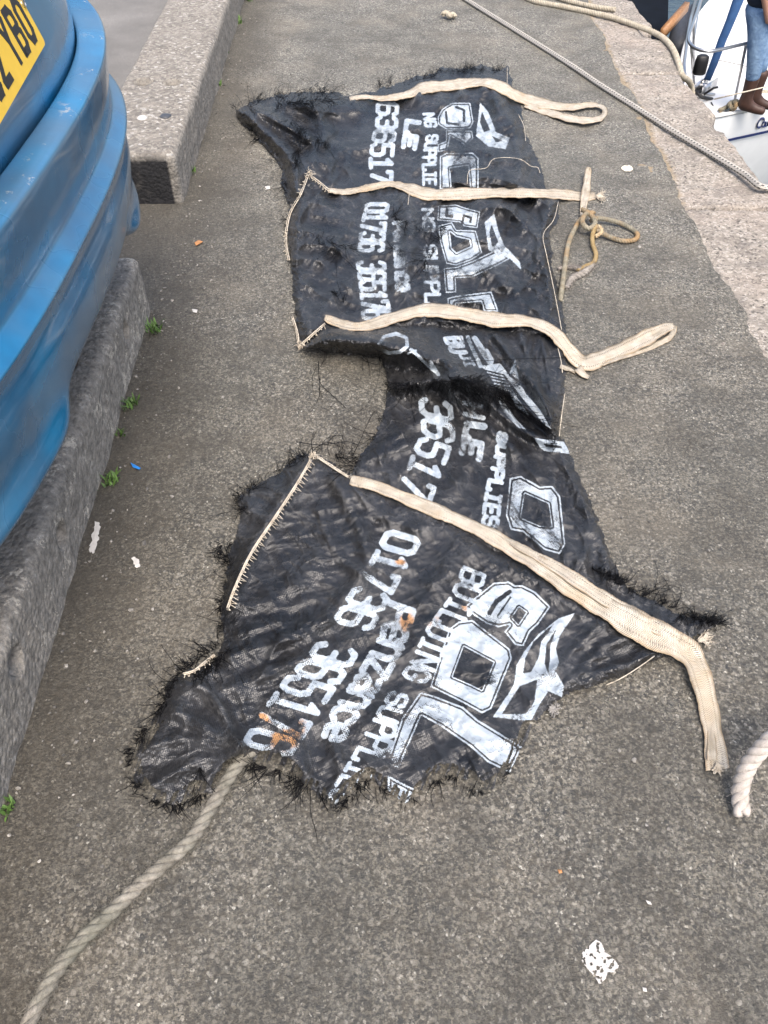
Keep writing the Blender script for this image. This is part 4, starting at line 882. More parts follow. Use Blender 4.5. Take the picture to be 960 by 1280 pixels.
# moulded bumper: rows (z, x, half width, edge-wear)
brow = [(.44, -.80, .80, 0), (.470, -.70, .86, 0), (.486, -.650, .885, 0), (.500, -.634, .893, 0), (.52, -.624, .897, 0), (.56, -.614, .900, 0), (.60, -.606, .904, 0), (.635, -.604, .905, 0), (.662, -.610, .902, 0), (.690, -.604, .905, 0), (.706, -.592, .910, 0), (.712, -.591, .910, 0), (.718, -.596, .908, 0), (.736, -.620, .896, 0),
        (.744, -.623, .894, 0), (.76, -.621, .895, 0), (.80, -.612, .902, 0), (.845, -.604, .905, .1), (.872, -.600, .905, .5), (.880, -.600, .905, 1), (.885, -.604, .902, 1), (.887, -.612, .898, .9), (.891, -.640, .875, .25), (.893, -.656, .862, 0), (.888, -.660, .860, 0), (.85, -.668, .856, 0)]
SUB = 2; vb = []; eb = []; NB = 0
def bx_(z, x, wd, e):
    out = []; steps = 72; n_ = 3.0; D = .27
    for i in range(steps + 1):
        f = -math.pi / 2 + math.pi * i / steps; s_, c_ = math.sin(f), max(0.0, math.cos(f)); q = math.copysign(abs(s_) ** (2 / n_), s_); aq = abs(q)
        lip = 0; zz = z + .05 * aq ** 6
        if z < .53:      # deeper lip towards both corners, shallow arch between
            yy = YC + q * wd - 1.60; k = 1 / (1 + math.exp(-(abs(yy) - .35) * 60))
            dz, dx = {.44: (-.03, .03), .470: (-.038, .052), .486: (-.032, .042), .500: (-.018, .026), .52: (-.004, .002)}[z]; zz += dz * k; lip = dx * k
        out.append((x + lip - D + D * c_ ** (2 / n_) - .035 * aq ** 2, YC + q * wd, zz))
    for j in range(1, 5): out.append((x - D - .035 - j * .06, YC + wd, z + .05)); out.insert(0, (x - D - .035 - j * .06, YC - wd, z + .05))
    return out
for rr_ in brow:
    l = bx_(*rr_); NB = len(l); vb += l; eb += [rr_[3]] * NB
fb = [(i * NB + j, i * NB + j + 1, (i + 1) * NB + j + 1, (i + 1) * NB + j) for i in range(len(brow) - 1) for j in range(NB - 1)]
bump = mesh_np('bumper', vb, fb, MAT['paint'], car, attrs={'edge': eb})
md = bump.modifiers.new('sub', 'SUBSURF'); md.levels = md.render_levels = 2
b = MB()
vl = []
for z, x, wd in ((.35, -.90, .80), (.40, -.74, .865), (.455, -.685, .872), (.49, -.70, .86)):
    l = [(p[0], p[1], z) for p in bx_(z + .3, x, wd, 0)]; vl += l
b.add(vl, [(i * NB + j, i * NB + j + 1, (i + 1) * NB + j + 1, (i + 1) * NB + j) for i in range(3) for j in range(NB - 1)]); b.build('lower_valance', MAT['black'], car)
for sy in (-.76, .76):
    for wx in WHX:
        yc = YC + sy; b = MB(); prof = [(-.09, .19), (-.09, .26), (-.07, .285), (0, .29), (.07, .285), (.09, .26), (.09, .19)]; vs = []
        for i in range(32):
            a = 2 * math.pi * i / 32
            for (yy, rad) in prof: vs.append((wx + math.cos(a) * rad, yc + yy, WZ + math.sin(a) * rad))
        b.add(vs, [(i * 7 + j, i * 7 + j + 1, ((i + 1) % 32) * 7 + j + 1, ((i + 1) % 32) * 7 + j) for i in range(32) for j in range(6)])
        w_ = b.build('tyre', MAT['tyre'], car)
        b = MB(); so = math.copysign(.07, sy); vs = [(wx, yc + so, WZ)] + [(wx + math.cos(2 * math.pi * i / 32) * .19, yc + so * .9, WZ + math.sin(2 * math.pi * i / 32) * .19) for i in range(32)]
        b.add(vs, [(0, 1 + i, 1 + (i + 1) % 32) for i in range(32)]); b.build('rim', MAT['steel'], w_)
# number plate, leaning with the tailgate
pc = Vector((-.6605, 1.722, .984)); al = math.radians(15.8); pu = Vector((-.10, 1, 0)).normalized(); pv = Vector((-math.sin(al), 0, math.cos(al))); pv = (pv - pu * pv.dot(pu)).normalized(); pn = pu.cross(pv)
def plate_pt(x, y, o): return pc + pu * (x - .52) + pv * y + pn * o
def round_rect(w, h, r, n=6):
    out = []
    for cx, cy, a0 in ((w - r, h - r, 0), (r, h - r, 90), (r, r, 180), (w - r, r, 270)):
        for k in range(n + 1): a = math.radians(a0 + 90 * k / n); out.append((cx + r * math.cos(a), cy + r * math.sin(a)))
    return out
b = MB(); rc = round_rect(.52, .111, .010); nn = len(rc)
b.add([plate_pt(x, y, .0) for x, y in rc] + [plate_pt(x, y, .005) for x, y in rc], [list(range(nn, 2 * nn)), list(range(nn))[::-1]] + [(i, (i + 1) % nn, nn + (i + 1) % nn, nn + i) for i in range(nn)])
plate = b.build('number_plate', MAT['yellow'], car, smooth=False)
b = MB(); hx = .52 - .018
b.v = []
def bar2(b, p0, p1, w, o):
    p0 = np.array(p0); p1 = np.array(p1); d = (p1 - p0); d = d / (np.linalg.norm(d) + 1e-9); nn_ = np.array([-d[1], d[0]]) * w / 2; e = d * w * .35
    c = [p0 - e - nn_, p1 + e - nn_, p1 + e + nn_, p0 - e + nn_]
    b.add([plate_pt(x, y, o) for x, y in c] + [plate_pt(x, y, .004) for x, y in c], [(0, 1, 2, 3), (0, 4, 5, 1), (1, 5, 6, 2), (2, 6, 7, 3), (3, 7, 4, 0)])
xx = .52 - .024
oc = 0
for ch in 'OBY 20KW':
    if ch == ' ': xx -= .033; continue
    b = MB()
    if ch in G:
        for ln in G[ch]:
            for p0, p1 in zip(ln, ln[1:]):
                oc += 1
                bar2(b, (xx - .050 + .007 + p0[0] * .036, .016 + .007 + p0[1] * .065), (xx - .050 + .007 + p1[0] * .036, .016 + .007 + p1[1] * .065), .014, .0056 + .00002 * (oc % 9))
    xx -= .061
    b.build('letter', MAT['platetext'], plate, smooth=False)
for (x, y) in ((.512, .072), (.008, .072)):
    b = MB(); ring = [plate_pt(x + math.cos(a) * .006, y + math.sin(a) * .006, .0085) for a in np.linspace(0, 2 * math.pi, 13)[:-1]]; r0 = [plate_pt(x + math.cos(a) * .007, y + math.sin(a) * .007, .005) for a in np.linspace(0, 2 * math.pi, 13)[:-1]]
    b.add(ring + r0, [list(range(12))] + [(i, (i + 1) % 12, 12 + (i + 1) % 12, 12 + i) for i in range(12)])
    b.build('screw_cap', MAT['steel'], plate)

# ------------------------------------------------------------------ WHITE YACHT
DZ = -1.35
boat = empty('sailing_yacht', (4.5, 9.5, -2.6)); tag(boat, 'white sailing yacht moored bow first below the quay, with blue name lettering', 'boat')
TIP = np.array([2.62, 7.34]); AX = np.array([.64, .768]); AX /= np.linalg.norm(AX); NX = np.array([-AX[1], AX[0]])
def bw(s): return 1.72 * (1 - math.exp(-max(0, s) * .30 - .04 * s * s)) if s > 0 else 0
def bp(s, w, z): q = TIP + AX * s + NX * w; return (q[0], q[1], z)
ss = [0, .02, .06, .12, .2, .3, .45] + [.6 + i * .3 for i in range(30)]
def wend(s): return bw(s) * (1 if s < 6 else 1 - .25 * ((s - 6) / 3.3) ** 2)
V = []; lev = [(DZ, 1.0, 0), (DZ - .03, 1.008, 0), (DZ - .2, .99, .02), (DZ - .5, .93, .12), (DZ - .9, .82, .28), (DZ - 1.3, .62, .5), (DZ - 1.7, .2, .8)]
for (z, k, sh) in lev:
    for s in ss: V.append(bp(s + sh, wend(s) * k, z))
    for s in ss[::-1]: V.append(bp(s + sh, -wend(s) * k, z))
m2 = 2 * len(ss); Fb = [(i * m2 + k, (i + 1) * m2 + k, (i + 1) * m2 + (k + 1) % m2, i * m2 + (k + 1) % m2) for i in range(len(lev) - 1) for k in range(m2)]
mesh_np('hull', V, Fb, MAT['gelgrey'], boat)
b = MB(); vs = []; cols_ = [-1, -.8, -.5, -.2, 0, .2, .5, .8, 1]
for s in ss:
    for c in cols_: vs.append(bp(s, wend(s) * c * .985, DZ + .004 + .05 * (1 - c * c) * min(1, s / 2)))
b.add(vs, [(i * 9 + j, i * 9 + j + 1, (i + 1) * 9 + j + 1, (i + 1) * 9 + j) for i in range(len(ss) - 1) for j in range(8)]); b.build('deck', MAT['gel'], boat)
for sgn in (-1, 1):
    b = MB(); b.tube([bp(s, sgn * wend(s) * .985, DZ + .02) for s in ss[1:]], .018, 8); b.build('toe_rail', MAT['gel'], boat)
    b = MB(); vs = []
    for s in ss[4:]:
        for z, k in ((DZ - .215, .992), (DZ - .240, .988)): vs.append(bp(s + .02, sgn * (wend(s) * k + .012), z))
    b.add(vs, [(2 * i, 2 * i + 1, 2 * i + 3, 2 * i + 2) for i in range(len(ss) - 5)]); b.build('blue_stripe', MAT['navy'], boat)
# cabin top further aft
b = MB(); vs = []
for (z, k, a0, a1) in ((DZ + .02, .62, 3.0, 7.2), (DZ + .30, .56, 3.35, 7.1), (DZ + .38, .46, 3.7, 7.0)):
    for s in np.linspace(a0, a1, 9): vs.append(bp(s, wend(s) * k, z))
    for s in np.linspace(a1, a0, 9): vs.append(bp(s, -wend(s) * k, z))
b.add(vs, [(i * 18 + k, i * 18 + (k + 1) % 18, (i + 1) * 18 + (k + 1) % 18, (i + 1) * 18 + k) for i in range(2) for k in range(18)] + [list(range(36, 54))]); b.build('cabin', MAT['gel'], boat)
RZ = DZ + .58
def PB(x, y, z): return P(x, y, z)
rail = [PB(x, y, RZ) for x, y in ((884, -30), (874, 6), (866, 30), (861, 47), (863, 55), (871, 61), (885, 64), (900, 62), (930, 55), (962, 48), (1010, 38))]
b = MB(); b.tube([tuple(p) for p in crom([tuple(q) for q in rail], 6)], .0145, 10)
def leg(x, y, xb, yb): b.tube([PB(x, y, RZ), PB(xb, yb, DZ + .01)], .0125, 8)
leg(933, 54, 918, 128); leg(864, 56, 868, 112); leg(867, 28, 868, 90)
b.tube([tuple(p) for p in crom([tuple(PB(868, 112, DZ + .03)), tuple(PB(880, 117, DZ + .05)), tuple(PB(893, 118, DZ + .03))], 4)], .012, 8)
b.build('pulpit_rail', MAT['steel'], boat)
b = MB(); b.tube([PB(893, 124, DZ + .16), PB(918, 118, DZ + .24), PB(960, 108, DZ + .26), PB(1010, 100, DZ + .28)], .006, 6); b.tube([PB(898, 75, DZ + .36), PB(925, 81, DZ + .34), PB(960, 90, DZ + .3)], .003, 5); b.build('lifeline', MAT['whitethread'], boat)
lmp = MB(); c0 = PB(876, 82, DZ + .40)
vs = []
for z, k in ((-.07, .8), (-.06, 1), (.02, 1), (.04, .98), (.075, .9), (.085, .6)):
    for a in range(12):
        an = 2 * math.pi * a / 12; e = 1 / max(abs(math.cos(an)), abs(math.sin(an))) ** .55; vs.append((c0.x + math.cos(an) * .055 * k * e, c0.y + math.sin(an) * .045 * k * e, c0.z + z))
lmp.add(vs, [(i * 12 + k, i * 12 + (k + 1) % 12, (i + 1) * 12 + (k + 1) % 12, (i + 1) * 12 + k) for i in range(5) for k in range(12)] + [list(range(60, 72)), list(range(12))[::-1]]); lmp.build('navigation_lamp', MAT['black'], boat)
# bow roller, anchor and cleat
b = MB(); R_ = Matrix.Rotation(math.atan2(AX[1], AX[0]), 3, 'Z'); c0 = PB(881, 108, DZ + .08)
for w in (-.045, .045): b.box((c0.x - NX[0] * w, c0.y - NX[1] * w, c0.z), (.34, .008, .09), R_)
b.box((c0.x, c0.y, c0.z - .04), (.34, .09, .012), R_)
b.tube([(c0.x - NX[0] * .06, c0.y - NX[1] * .06, c0.z), (c0.x + NX[0] * .06, c0.y + NX[1] * .06, c0.z)], .028, 10)
b.tube([PB(873, 112, DZ + .05), PB(884, 95, DZ + .14), PB(890, 80, DZ + .12)], .014, 8); b.build('bow_roller', MAT['steel'], boat)
b = MB(); b.box(PB(872, 117, DZ + .04), (.16, .05, .05), R_); b.tube([PB(866, 112, DZ + .1), PB(878, 122, DZ + .06), PB(890, 124, DZ + .02)], .016, 8); b.tube([PB(880, 118, DZ + .05), PB(892, 110, DZ + .12), PB(897, 109, DZ + .12)], .01, 6); b.build('anchor', MAT['black'], boat)
rope('coiled_line', [PB(x, y, z) for x, y, z in [(899, 138, DZ + .03), (908, 134, DZ + .04), (914, 128, DZ + .06), (920, 130, DZ + .1), (917, 136, DZ + .06), (912, 130, DZ + .08), (921, 127, DZ + .04), (914, 140, DZ + .02), (912, 150, DZ - .06), (909, 165, DZ - .2)]], .020, .07, MAT['green_rope'], parent=boat)
rope('coiled_line', [PB(x, y, z) for x, y, z in [(944, 122, DZ + .03), (948, 116, DZ + .03), (960, 115, DZ + .03), (970, 120, DZ + .03), (960, 128, DZ + .03), (948, 126, DZ + .03)]], .018, .06, MAT['cream_rope'], parent=boat)
b = MB(); b.tube([PB(889, 128, DZ + .03), PB(894, 138, DZ), PB(898, 146, DZ - .1)], .006, 6); b.build('lanyard', MAT['black'], boat)
b = MB(); b.tube([PB(856, 108, DZ + .03), PB(855, 80, DZ + .03), PB(858, 55, DZ + .03), PB(863, 25, DZ + .03), PB(872, -10, DZ + .03)], .02, 8); b.tube([PB(868, 96, DZ + .02), PB(866, 60, DZ + .03), PB(872, 20, DZ + .03), PB(880, -10, DZ + .03)], .012, 6); b.build('side_rail', MAT['steel'], boat)
# furled headsail with blue strip
f0 = PB(884, 100, DZ + .12); f1 = Vector((f0.x + AX[0] * 3.4, f0.y + AX[1] * 3.4, f0.z + 9.0))
b = MB(); N_ = 60; b.tube([f0.lerp(f1, i / N_) + Vector((.004 * math.sin(i * 2.3), 0, 0)) for i in range(N_ + 1)], [(.030 + .040 * min(1, i / 9)) * (1 + .05 * math.sin(i * 1.7)) * (1 - .5 * i / N_) for i in range(N_ + 1)], 14); b.build('furled_sail', MAT['blue_cloth'], boat)
b = MB(); b.tube([bp(4.6, 0, DZ), tuple(f1 + Vector((AX[0] * .1, AX[1] * .1, .1)))], [.07, .05], 14); b.build('mast', MAT['steel'], boat)
# name on the bow
b = MB()
def hull_pt(px, py, o=0.012):
    # walk the photo ray to the starboard topsides
    for z in np.linspace(DZ, DZ - .5, 200):
        q = P(px, py, z); rel = np.array([q.x, q.y]) - TIP; s = rel.dot(AX); w = rel.dot(NX)
        if w > -wend(max(0.01, s)) * (1.0 - max(0, (DZ - z)) * .14): return Vector((q.x - NX[0] * o, q.y - NX[1] * o, z))
    return q
def name_stroke(pts, w):
    C = resample(crom(pts, 6), .4)
    b.tube([hull_pt(p[0], p[1]) for p in C], w, 6, squash=.5)
name_stroke([(954, 150), (953, 147.5), (950, 148), (946.5, 152), (945, 157), (946.5, 159), (949.5, 158)], .012)
name_stroke([(955.5, 152), (953, 152), (951.3, 156), (952.5, 158), (955, 155.5), (956, 151.8), (955, 157), (956.5, 157.2)], .009)
name_stroke([(958, 156.8), (958.8, 151.5), (958.4, 154), (961, 151)], .009)
b.build('name_lettering', MAT['navy'], boat)

# dark boat lying between the quay and the yacht
db = empty('moored_boat', (2.6, 10.5, -2.8)); tag(db, 'dark hulled boat with a varnished rail lying in the shadow of the quay wall', 'boat')
b = MB(); vs = []; T0 = np.array([2.30, 8.1]); A0 = np.array([.22, .975]); N0 = np.array([-A0[1], A0[0]])
sv = [0, .1, .3, .6, 1, 1.6, 2.4, 3.4, 4.6, 6]
fw = lambda s: .46 * (1 - math.exp(-s * 1.1))
for z, k in ((-1.35, 1), (-1.6, .97), (-2.1, .88), (-2.6, .65), (-3.0, .3)):
    for s in sv: q = T0 + A0 * (s + (1 - k) * .5) + N0 * fw(s) * k; vs.append((q[0], q[1], z))
    for s in sv[::-1]: q = T0 + A0 * (s + (1 - k) * .5) - N0 * fw(s) * k; vs.append((q[0], q[1], z))
b.add(vs, [(i * 20 + k, (i + 1) * 20 + k, (i + 1) * 20 + (k + 1) % 20, i * 20 + (k + 1) % 20) for i in range(4) for k in range(20)] + [list(range(20))]); b.build('hull', MAT['darkhull'], db)
b = MB(); q = [T0 + A0 * s + N0 * (fw(s) + .02) for s in sv[2:]]; b.tube([(a[0], a[1], -1.33) for a in q], .03, 8); b.build('rubbing_rail', MAT['darkhull'], db)
b = MB(); p0, p1 = PB(828, 42, -1.2), PB(858, 8, -1.1); d_ = (p1 - p0); rt = d_.to_track_quat('X', 'Z').to_matrix(); b.box((p0 + p1) / 2, (d_.length, .055, .09), rt); o = b.build('wooden_plank', MAT['wood']); tag(o, 'varnished wooden spar lying across the dark boat beside the yacht', 'spar')
def fend(name, p0, p1, r, mat, label):
    b = MB(); N_ = 16; pr = [math.sqrt(max(0.02, 1 - abs(2 * i / N_ - 1) ** 4)) for i in range(N_ + 1)]
    b.tube([Vector(p0).lerp(Vector(p1), i / N_) for i in range(N_ + 1)], [r * k for k in pr], 16); e = (Vector(p1) - Vector(p0)).normalized(); b.tube([Vector(p1), Vector(p1) + e * .08], .02, 8)
    o = b.build(name, mat); tag(o, label, 'fender'); return o
fend('fender', PB(846, 72, -1.75), PB(864, 12, -1.45), .16, MAT['fender'], 'long dull grey fender hanging beside the white yacht')
fend('fender', PB(841, 96, -1.9), PB(848, 60, -1.75), .12, simple('blue_vinyl', (.01, .03, .25), .4), 'bright blue fender low beside the quay edge')

# ------------------------------------------------------------------ PERSON on the bow
per = empty('person', tuple(PB(936, 134, DZ + .03))); tag(per, 'person in blue jeans and brown boots standing on the yacht, hand in pocket', 'person')
fl = PB(928, 139, DZ + .045); frt = PB(939, 133, DZ + .045); mid_ = (fl + frt) / 2
SC = .86
# facing roughly towards +X, -Y : right leg nearer the camera
fwd = Vector((.93, -.35, 0)).normalized(); lat = Vector((fwd.y, -fwd.x, 0))     # person's right
def pp(f, l, z): return mid_ + fwd * f * SC + lat * l * SC + Vector((-.13 * min(1, z / .9), .0, z * SC))
def skin(name, verts, edges, radii, mat, parent, root=0, lv=2):
    me = bpy.data.meshes.new(name); me.from_pydata([tuple(v) for v in verts], edges, []); me.update()
    o = link(name, me, mat, parent, smooth=False)
    md = o.modifiers.new('s', 'SKIN'); md.use_smooth_shade = True
    for i, r in enumerate(radii):
        d = me.skin_vertices[0].data[i]; d.radius = (r, r) if not isinstance(r, tuple) else r; d.use_root = (i == root)
    ms = o.modifiers.new('sub', 'SUBSURF'); ms.levels = ms.render_levels = lv
    return o
# continuous body: pelvis, spine, neck, head, arms, legs
hipz = .88
a_l = fl; a_r = frt
jv = [pp(0, 0, .93), pp(0, 0, 1.1), pp(.01, 0, 1.3), pp(0, 0, 1.42), pp(.01, 0, 1.52), pp(.02, 0, 1.60), pp(.03, 0, 1.68), pp(.02, 0, 1.76),
      pp(0, .17, 1.40), pp(-.06, .25, 1.16), pp(.05, .21, .93), pp(.08, .18, .85),
      pp(0, -.17, 1.40), pp(-.02, -.25, 1.14), pp(.12, -.26, .92), pp(.18, -.25, .85)]
ed = [(0, 1), (1, 2), (2, 3), (3, 4), (4, 5), (5, 6), (6, 7), (3, 8), (8, 9), (9, 10), (10, 11), (3, 12), (12, 13), (13, 14), (14, 15)]
rd = [.14, .135, .155, .09, .052, .085, .095, .06, .062, .045, .032, .035, .062, .045, .032, .034]
# legs: the foot nearer the camera is the person's right
near, farf = (a_l, a_r)
jv += [pp(0, .09, .86), (near * .5 + pp(0, .09, .9) * .5) + fwd * .03 , near + Vector((0, 0, .10)), near + fwd * .10 + Vector((0, 0, .02)),
       pp(0, -.09, .86), (farf * .5 + pp(0, -.09, .9) * .5) + fwd * .03, farf + Vector((0, 0, .10)), farf + fwd * .10 + Vector((0, 0, .02))]
ed += [(0, 16), (16, 17), (17, 18), (18, 19), (0, 20), (20, 21), (21, 22), (22, 23)]; rd += [.088, .052, .036, .03, .088, .052, .036, .03]
sk = skin('body', jv, ed, [r * SC for r in rd], MAT['skin'], per)
tz = [pp(0, 0, .90), pp(0, 0, 1.1), pp(.01, 0, 1.3), pp(0, 0, 1.43), pp(0, .17, 1.41), pp(-.04, .22, 1.26), pp(0, -.17, 1.41), pp(-.01, -.22, 1.26)]
skin('shirt', tz, [(0, 1), (1, 2), (2, 3), (3, 4), (4, 5), (3, 6), (6, 7)], [.185, .165, .175, .10, .078, .070, .078, .070], MAT['shirt'], per)
jn = [pp(0, 0, .92), pp(0, .09, .84), (near * .5 + pp(0, .09, .9) * .5) + fwd * .03, near + Vector((0, 0, .25)), pp(0, -.09, .84), (farf * .5 + pp(0, -.09, .9) * .5) + fwd * .03, farf + Vector((0, 0, .27)), pp(0, 0, 1.0)]
skin('jeans', jn, [(0, 1), (1, 2), (2, 3), (0, 4), (4, 5), (5, 6), (0, 7)], [.165, .108, .076, .062, .108, .076, .062, .17], MAT['jeans'], per)
for ft in (near, farf):
    skin('boot', [ft + Vector((0, 0, .32)), ft + Vector((0, 0, .18)), ft + Vector((0, 0, .06)), ft + fwd * .10 + Vector((0, 0, .03)), ft + fwd * .19 + Vector((0, 0, .02)), ft - fwd * .05 + Vector((0, 0, .03))],
         [(0, 1), (1, 2), (2, 3), (3, 4), (2, 5)], [.070, .056, .050, .042, .032, .038], MAT['boot'], per)
# fingers of the free hand and the pocketed hand's thumb
hb = pp(.18, -.25, .85); hp_ = pp(.08, .18, .85)
for k in range(4):
    b = MB(); o_ = lat * (.02 * (k - 1.5)); ln = [.075, .085, .08, .065][k]
    b.tube([hb + o_, hb + o_ + fwd * .02 + Vector((0, 0, -ln * .5)), hb + o_ + fwd * .012 + Vector((0, 0, -ln))], [.010, .0095, .007], 8); b.build('finger', MAT['skin'], per)
b = MB(); b.tube([hb + fwd * .02 + lat * .02, hb + fwd * .05 + lat * .03 + Vector((0, 0, -.03)), hb + fwd * .055 + lat * .03 + Vector((0, 0, -.055))], [.012, .011, .008], 8); b.build('thumb', MAT['skin'], per)
b = MB(); b.tube([hp_, hp_ + fwd * .05 + lat * .01 + Vector((0, 0, .0)), hp_ + fwd * .075 + Vector((0, 0, -.02))], [.012, .011, .008], 8); b.build('thumb', MAT['skin'], per)
hc = pp(.03, 0, 1.69)
bm = bmesh.new(); bmesh.ops.create_icosphere(bm, subdivisions=3, radius=1); me = bpy.data.meshes.new('hair')
for v in bm.verts: v.co = Vector((v.co.x * .105, v.co.y * .10, v.co.z * .11)) + hc + Vector((0, 0, .025)) - fwd * .022
bmesh.ops.delete(bm, geom=[v for v in bm.verts if v.co.z < hc.z - .04 or ((v.co - hc).dot(fwd) > .05 and v.co.z < hc.z + .06)], context='VERTS'); bm.to_mesh(me); bm.free(); link('hair', me, MAT['hair'], per)
for sgn in (-1, 1):
    b = MB(); c = hc + fwd * .088 + lat * .032 * sgn; pebble(b, tuple(c), (.011, .011, .009), 3); b.build('eye', MAT['glass'], per)
    b = MB(); c = hc + lat * .088 * sgn; pebble(b, tuple(c), (.016, .014, .03), 5); b.build('ear', MAT['skin'], per)
b = MB(); b.tube([hc + fwd * .085 + Vector((0, 0, .01)), hc + fwd * .108 + Vector((0, 0, -.025)), hc + fwd * .09 + Vector((0, 0, -.035))], [.008, .014, .008], 8); b.build('nose', MAT['skin'], per)
b = MB(); b.tube([hc + fwd * .082 + lat * .025 + Vector((0, 0, -.055)), hc + fwd * .090 + Vector((0, 0, -.057)), hc + fwd * .082 - lat * .025 + Vector((0, 0, -.055))], .005, 6); b.build('mouth', simple('lip', (.3, .1, .09), .5), per)

# ------------------------------------------------------------------ small litter on the asphalt
def flake(name, outline, label, mat, cat, th=.002, z=.0075, jag=0, group=None):
    """a thin irregular flake lying on the ground"""
    pts = outline
    if jag:
        q = resample(list(outline) + [outline[0]], jag)[:-1]; pts = [(p[0] + random.gauss(0, jag * .35), p[1] + random.gauss(0, jag * .35)) for p in q]
    n = len(pts); b = MB(); t0 = [P(x, y, z + th) for x, y in pts]; b0 = [P(x, y, z - .003) for x, y in pts]
    c = sum(t0, Vector()) / n; c.z += th * .6
    b.add(t0 + b0 + [c], [(i, (i + 1) % n, 2 * n) for i in range(n)] + [(i, n + i, n + (i + 1) % n, (i + 1) % n) for i in range(n)])
    o = b.build(name, mat, smooth=False); tag(o, label, cat, group); return o
# big paint splash: one blotchy sheet with holes
sp = [(738, 1180), (745, 1174), (752, 1178), (757, 1190), (766, 1196), (774, 1207), (770, 1216), (760, 1215), (757, 1224), (749, 1231), (744, 1222), (737, 1214), (729, 1205), (724, 1193), (731, 1187)]
X, Y = np.meshgrid(np.arange(718, 780, .55), np.arange(1168, 1236, .55)); q = np.stack([X, Y], -1); ins = np.zeros(X.shape, bool)
for i in range(len(sp)):
    (x0, y0), (x1, y1) = sp[i], sp[(i + 1) % len(sp)]
    if y0 != y1: ins ^= ((y0 > Y) != (y1 > Y)) & (X < (x1 - x0) * (Y - y0) / (y1 - y0) + x0)
keep = ins & (fbm(q, 1 / 4.2, 77, 3) > -.22)
qk = keep[:-1, :-1] & keep[1:, 1:] & keep[1:, :-1] & keep[:-1, 1:]; idx = np.arange(X.size).reshape(X.shape)
Fq = np.stack([idx[:-1, :-1], idx[1:, :-1], idx[1:, 1:], idx[:-1, 1:]], -1)[qk]; used = np.unique(Fq); mp = np.zeros(X.size, int); mp[used] = np.arange(len(used))
Vw = P(X, Y, .0078 + .0008 * vnoise(q, .5, 3)).reshape(-1, 3)[used]
o = mesh_np('paint_splash', Vw, mp[Fq], MAT['white']); o.modifiers.new('t', 'SOLIDIFY').thickness = .001; tag(o, 'broken white paint splash on the asphalt near the bottom right', 'paint splash')
flake('paint_chip', [(165, 697), (170, 696), (175, 703), (174, 711), (168, 708)], 'small bright white chip on the asphalt right of the dark kerb', MAT['white'], 'paint chip', jag=2)
flake('paint_streak', [(119, 651), (125, 652), (124, 668), (120, 684), (117, 692), (112, 688), (116, 668)], 'long white paint streak at the foot of the dark kerb', MAT['white'], 'paint streak', jag=2.5)
flake('gull_dropping', [(776, 210), (780, 207), (786, 206), (792, 210), (788, 215), (781, 214)], 'cream splash on the asphalt between the strap tag and the granite edge', simple('cream_splash', (.62, .56, .45), .8), 'splash', jag=1.5)
flake('plastic_scrap', [(163, 578), (169, 581), (176, 585), (174, 587), (166, 584)], 'tiny bright blue plastic scrap by the dark kerb', MAT['bluebit'], 'scrap', th=.004)
flake('dry_leaf', [(243, 303), (248, 300), (254, 302), (249, 305), (245, 307)], 'tiny orange dry leaf left of the upper panel of the bag', MAT['orange'], 'leaf', th=.005)
flake('dry_leaf', [(697, 1087), (702, 1087), (703, 1091), (699, 1092)], 'tiny orange fleck above the white paint splash', MAT['orange'], 'leaf', th=.003)
flake('paint_chip', [(807, 1125), (813, 1127), (815, 1131), (810, 1130)], 'tiny white speck right of the paint splash', MAT['white'], 'paint chip')
flake('paint_chip', [(803, 1234), (808, 1235), (809, 1240), (804, 1239)], 'tiny white speck below right of the paint splash', MAT['white'], 'paint chip')
flake('paint_chip', [(240, 386), (247, 387), (246, 391), (241, 390)], 'small white speck on bare asphalt left of the second bag seam', MAT['white'], 'paint chip')
flake('paint_chip', [(331, 233), (337, 232), (338, 236), (333, 237)], 'small pale speck left of the tail of the bag', MAT['white'], 'paint chip')
rope('rope_scrap', [P(x, y, z) for x, y, z in [(553, 18, .03), (558, 16, .035), (562, 20, .03), (566, 18, .03), (569, 21, .02)]], .015, .04, MAT['cream_rope'], hairs=60)
tag(bpy.data.objects['rope_scrap'], 'knotted scrap of cream rope beyond the bag at the top', 'rope scrap')
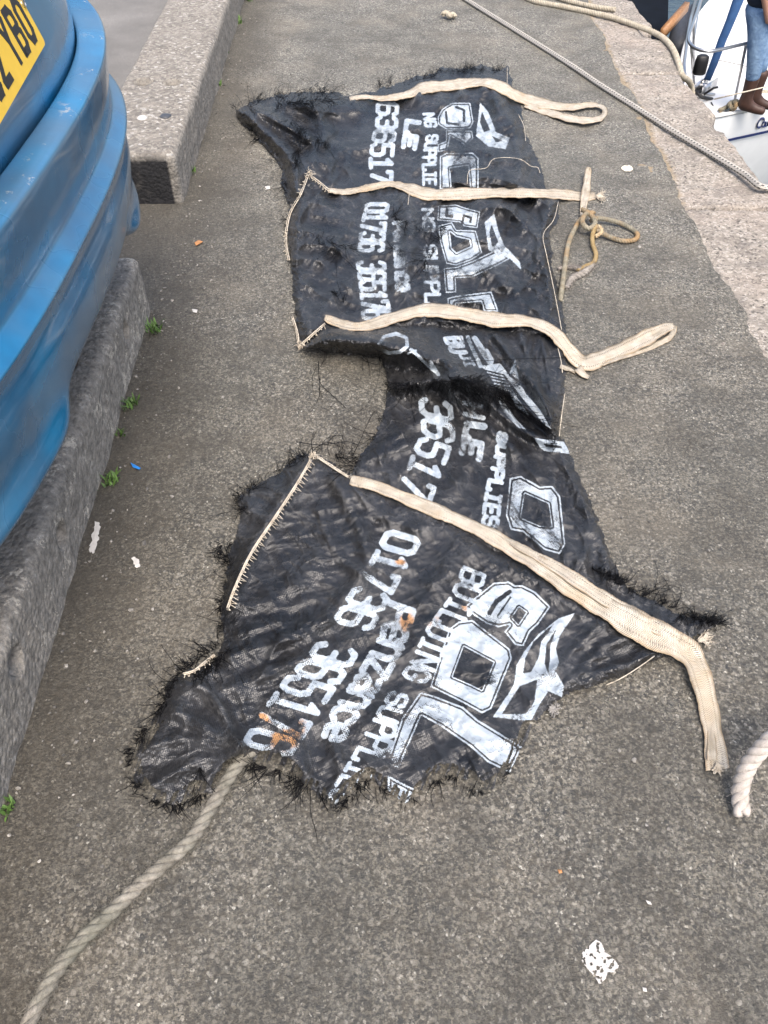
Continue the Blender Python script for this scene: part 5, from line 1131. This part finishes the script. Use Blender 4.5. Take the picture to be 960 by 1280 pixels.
# loose grit
b = MB(); ico = bmesh.new(); bmesh.ops.create_icosphere(ico, subdivisions=1, radius=1); iv = np.array([v.co[:] for v in ico.verts]); ifc = [[v.index for v in f.verts] for f in ico.faces]; ico.free()
for i in range(1100):
    y = random.uniform(.5, 5.5)
    x = kerb_x(y) + .01 + abs(random.gauss(0, .13)) if i % 2 else random.uniform(-.7, 1.25)
    sz = random.uniform(.0014, .0034) * random.choice((1, 1, 1.6)); M_ = iv * np.array([sz * random.uniform(.7, 1.4), sz * random.uniform(.7, 1.4), sz * .6]) * (1 + .25 * rng.standard_normal((len(iv), 1)))
    b.add((M_ + np.array([x, y, .0065 + sz * .3])).tolist(), ifc)
gm = NT('loose_grit'); gr_ = gm.n('SeparateColor', i0=gm.vor(60, 'Color')).outputs[0]
gr = b.build('grit', gm.fin(Base_Color=gm.ramp(gr_, [(0, (.05, .048, .045)), (.5, (.17, .16, .145)), (.85, (.24, .225, .20)), (1, (.36, .34, .31))]), Roughness=.9), smooth=False); tag(gr, 'loose grit scattered over the asphalt and gathered along the kerb', 'grit', kind='stuff')
# weeds
def weed(px, py, n, h, spread, label):
    p = P(px, py, 0); t = MB()
    for i in range(n):
        a = random.uniform(0, 6.28); l = h * random.uniform(.4, 1); le = random.uniform(.2, .9); bx0 = p + Vector((random.gauss(0, spread * .7), random.gauss(0, spread), .004)); w = random.uniform(.0018, .004)
        d = Vector((math.cos(a), math.sin(a), 0)); s = Vector((-d.y, d.x, 0)); pts = [bx0 + d * l * le * k ** 1.5 + Vector((0, 0, l * (k - .35 * le * k * k))) for k in (0, .33, .66, 1)]
        vs = []
        for q, kk in zip(pts, (.6, 1, .8, .05)): vs += [q - s * w * kk, q + s * w * kk]
        t.add(vs, [(0, 1, 3, 2), (2, 3, 5, 4), (4, 5, 7, 6)])
    o = t.build('weed', MAT['leaf']); tag(o, label, 'weed', 'weeds along the foot of the kerb'); return o
weed(238, 218, 46, .05, .013, 'leafy green weed at the black end of the far kerb block')
weed(195, 414, 44, .045, .016, 'grassy weed beside the upper end of the dark kerb block')
weed(167, 508, 36, .045, .013, 'small weed below the first kerb hole, under the car bumper edge')
weed(154, 545, 16, .03, .008, 'sparse weed tuft between two larger ones along the dark kerb')
weed(139, 606, 30, .04, .013, 'low weed at the kerb foot, above the white paint streak')
weed(12, 1014, 26, .03, .010, 'yellowing weed at the bottom left edge of the photo')
weed(274, 108, 18, .03, .01, 'small weed against the far kerb block, left of the bag tail')
weed(283, 68, 18, .03, .012, 'pale weed against the far kerb block, second from the top')
weed(299, 30, 34, .05, .018, 'bushy weed against the far kerb block near the top of the photo')
weed(312, 2, 24, .05, .018, 'topmost weed against the far kerb block')
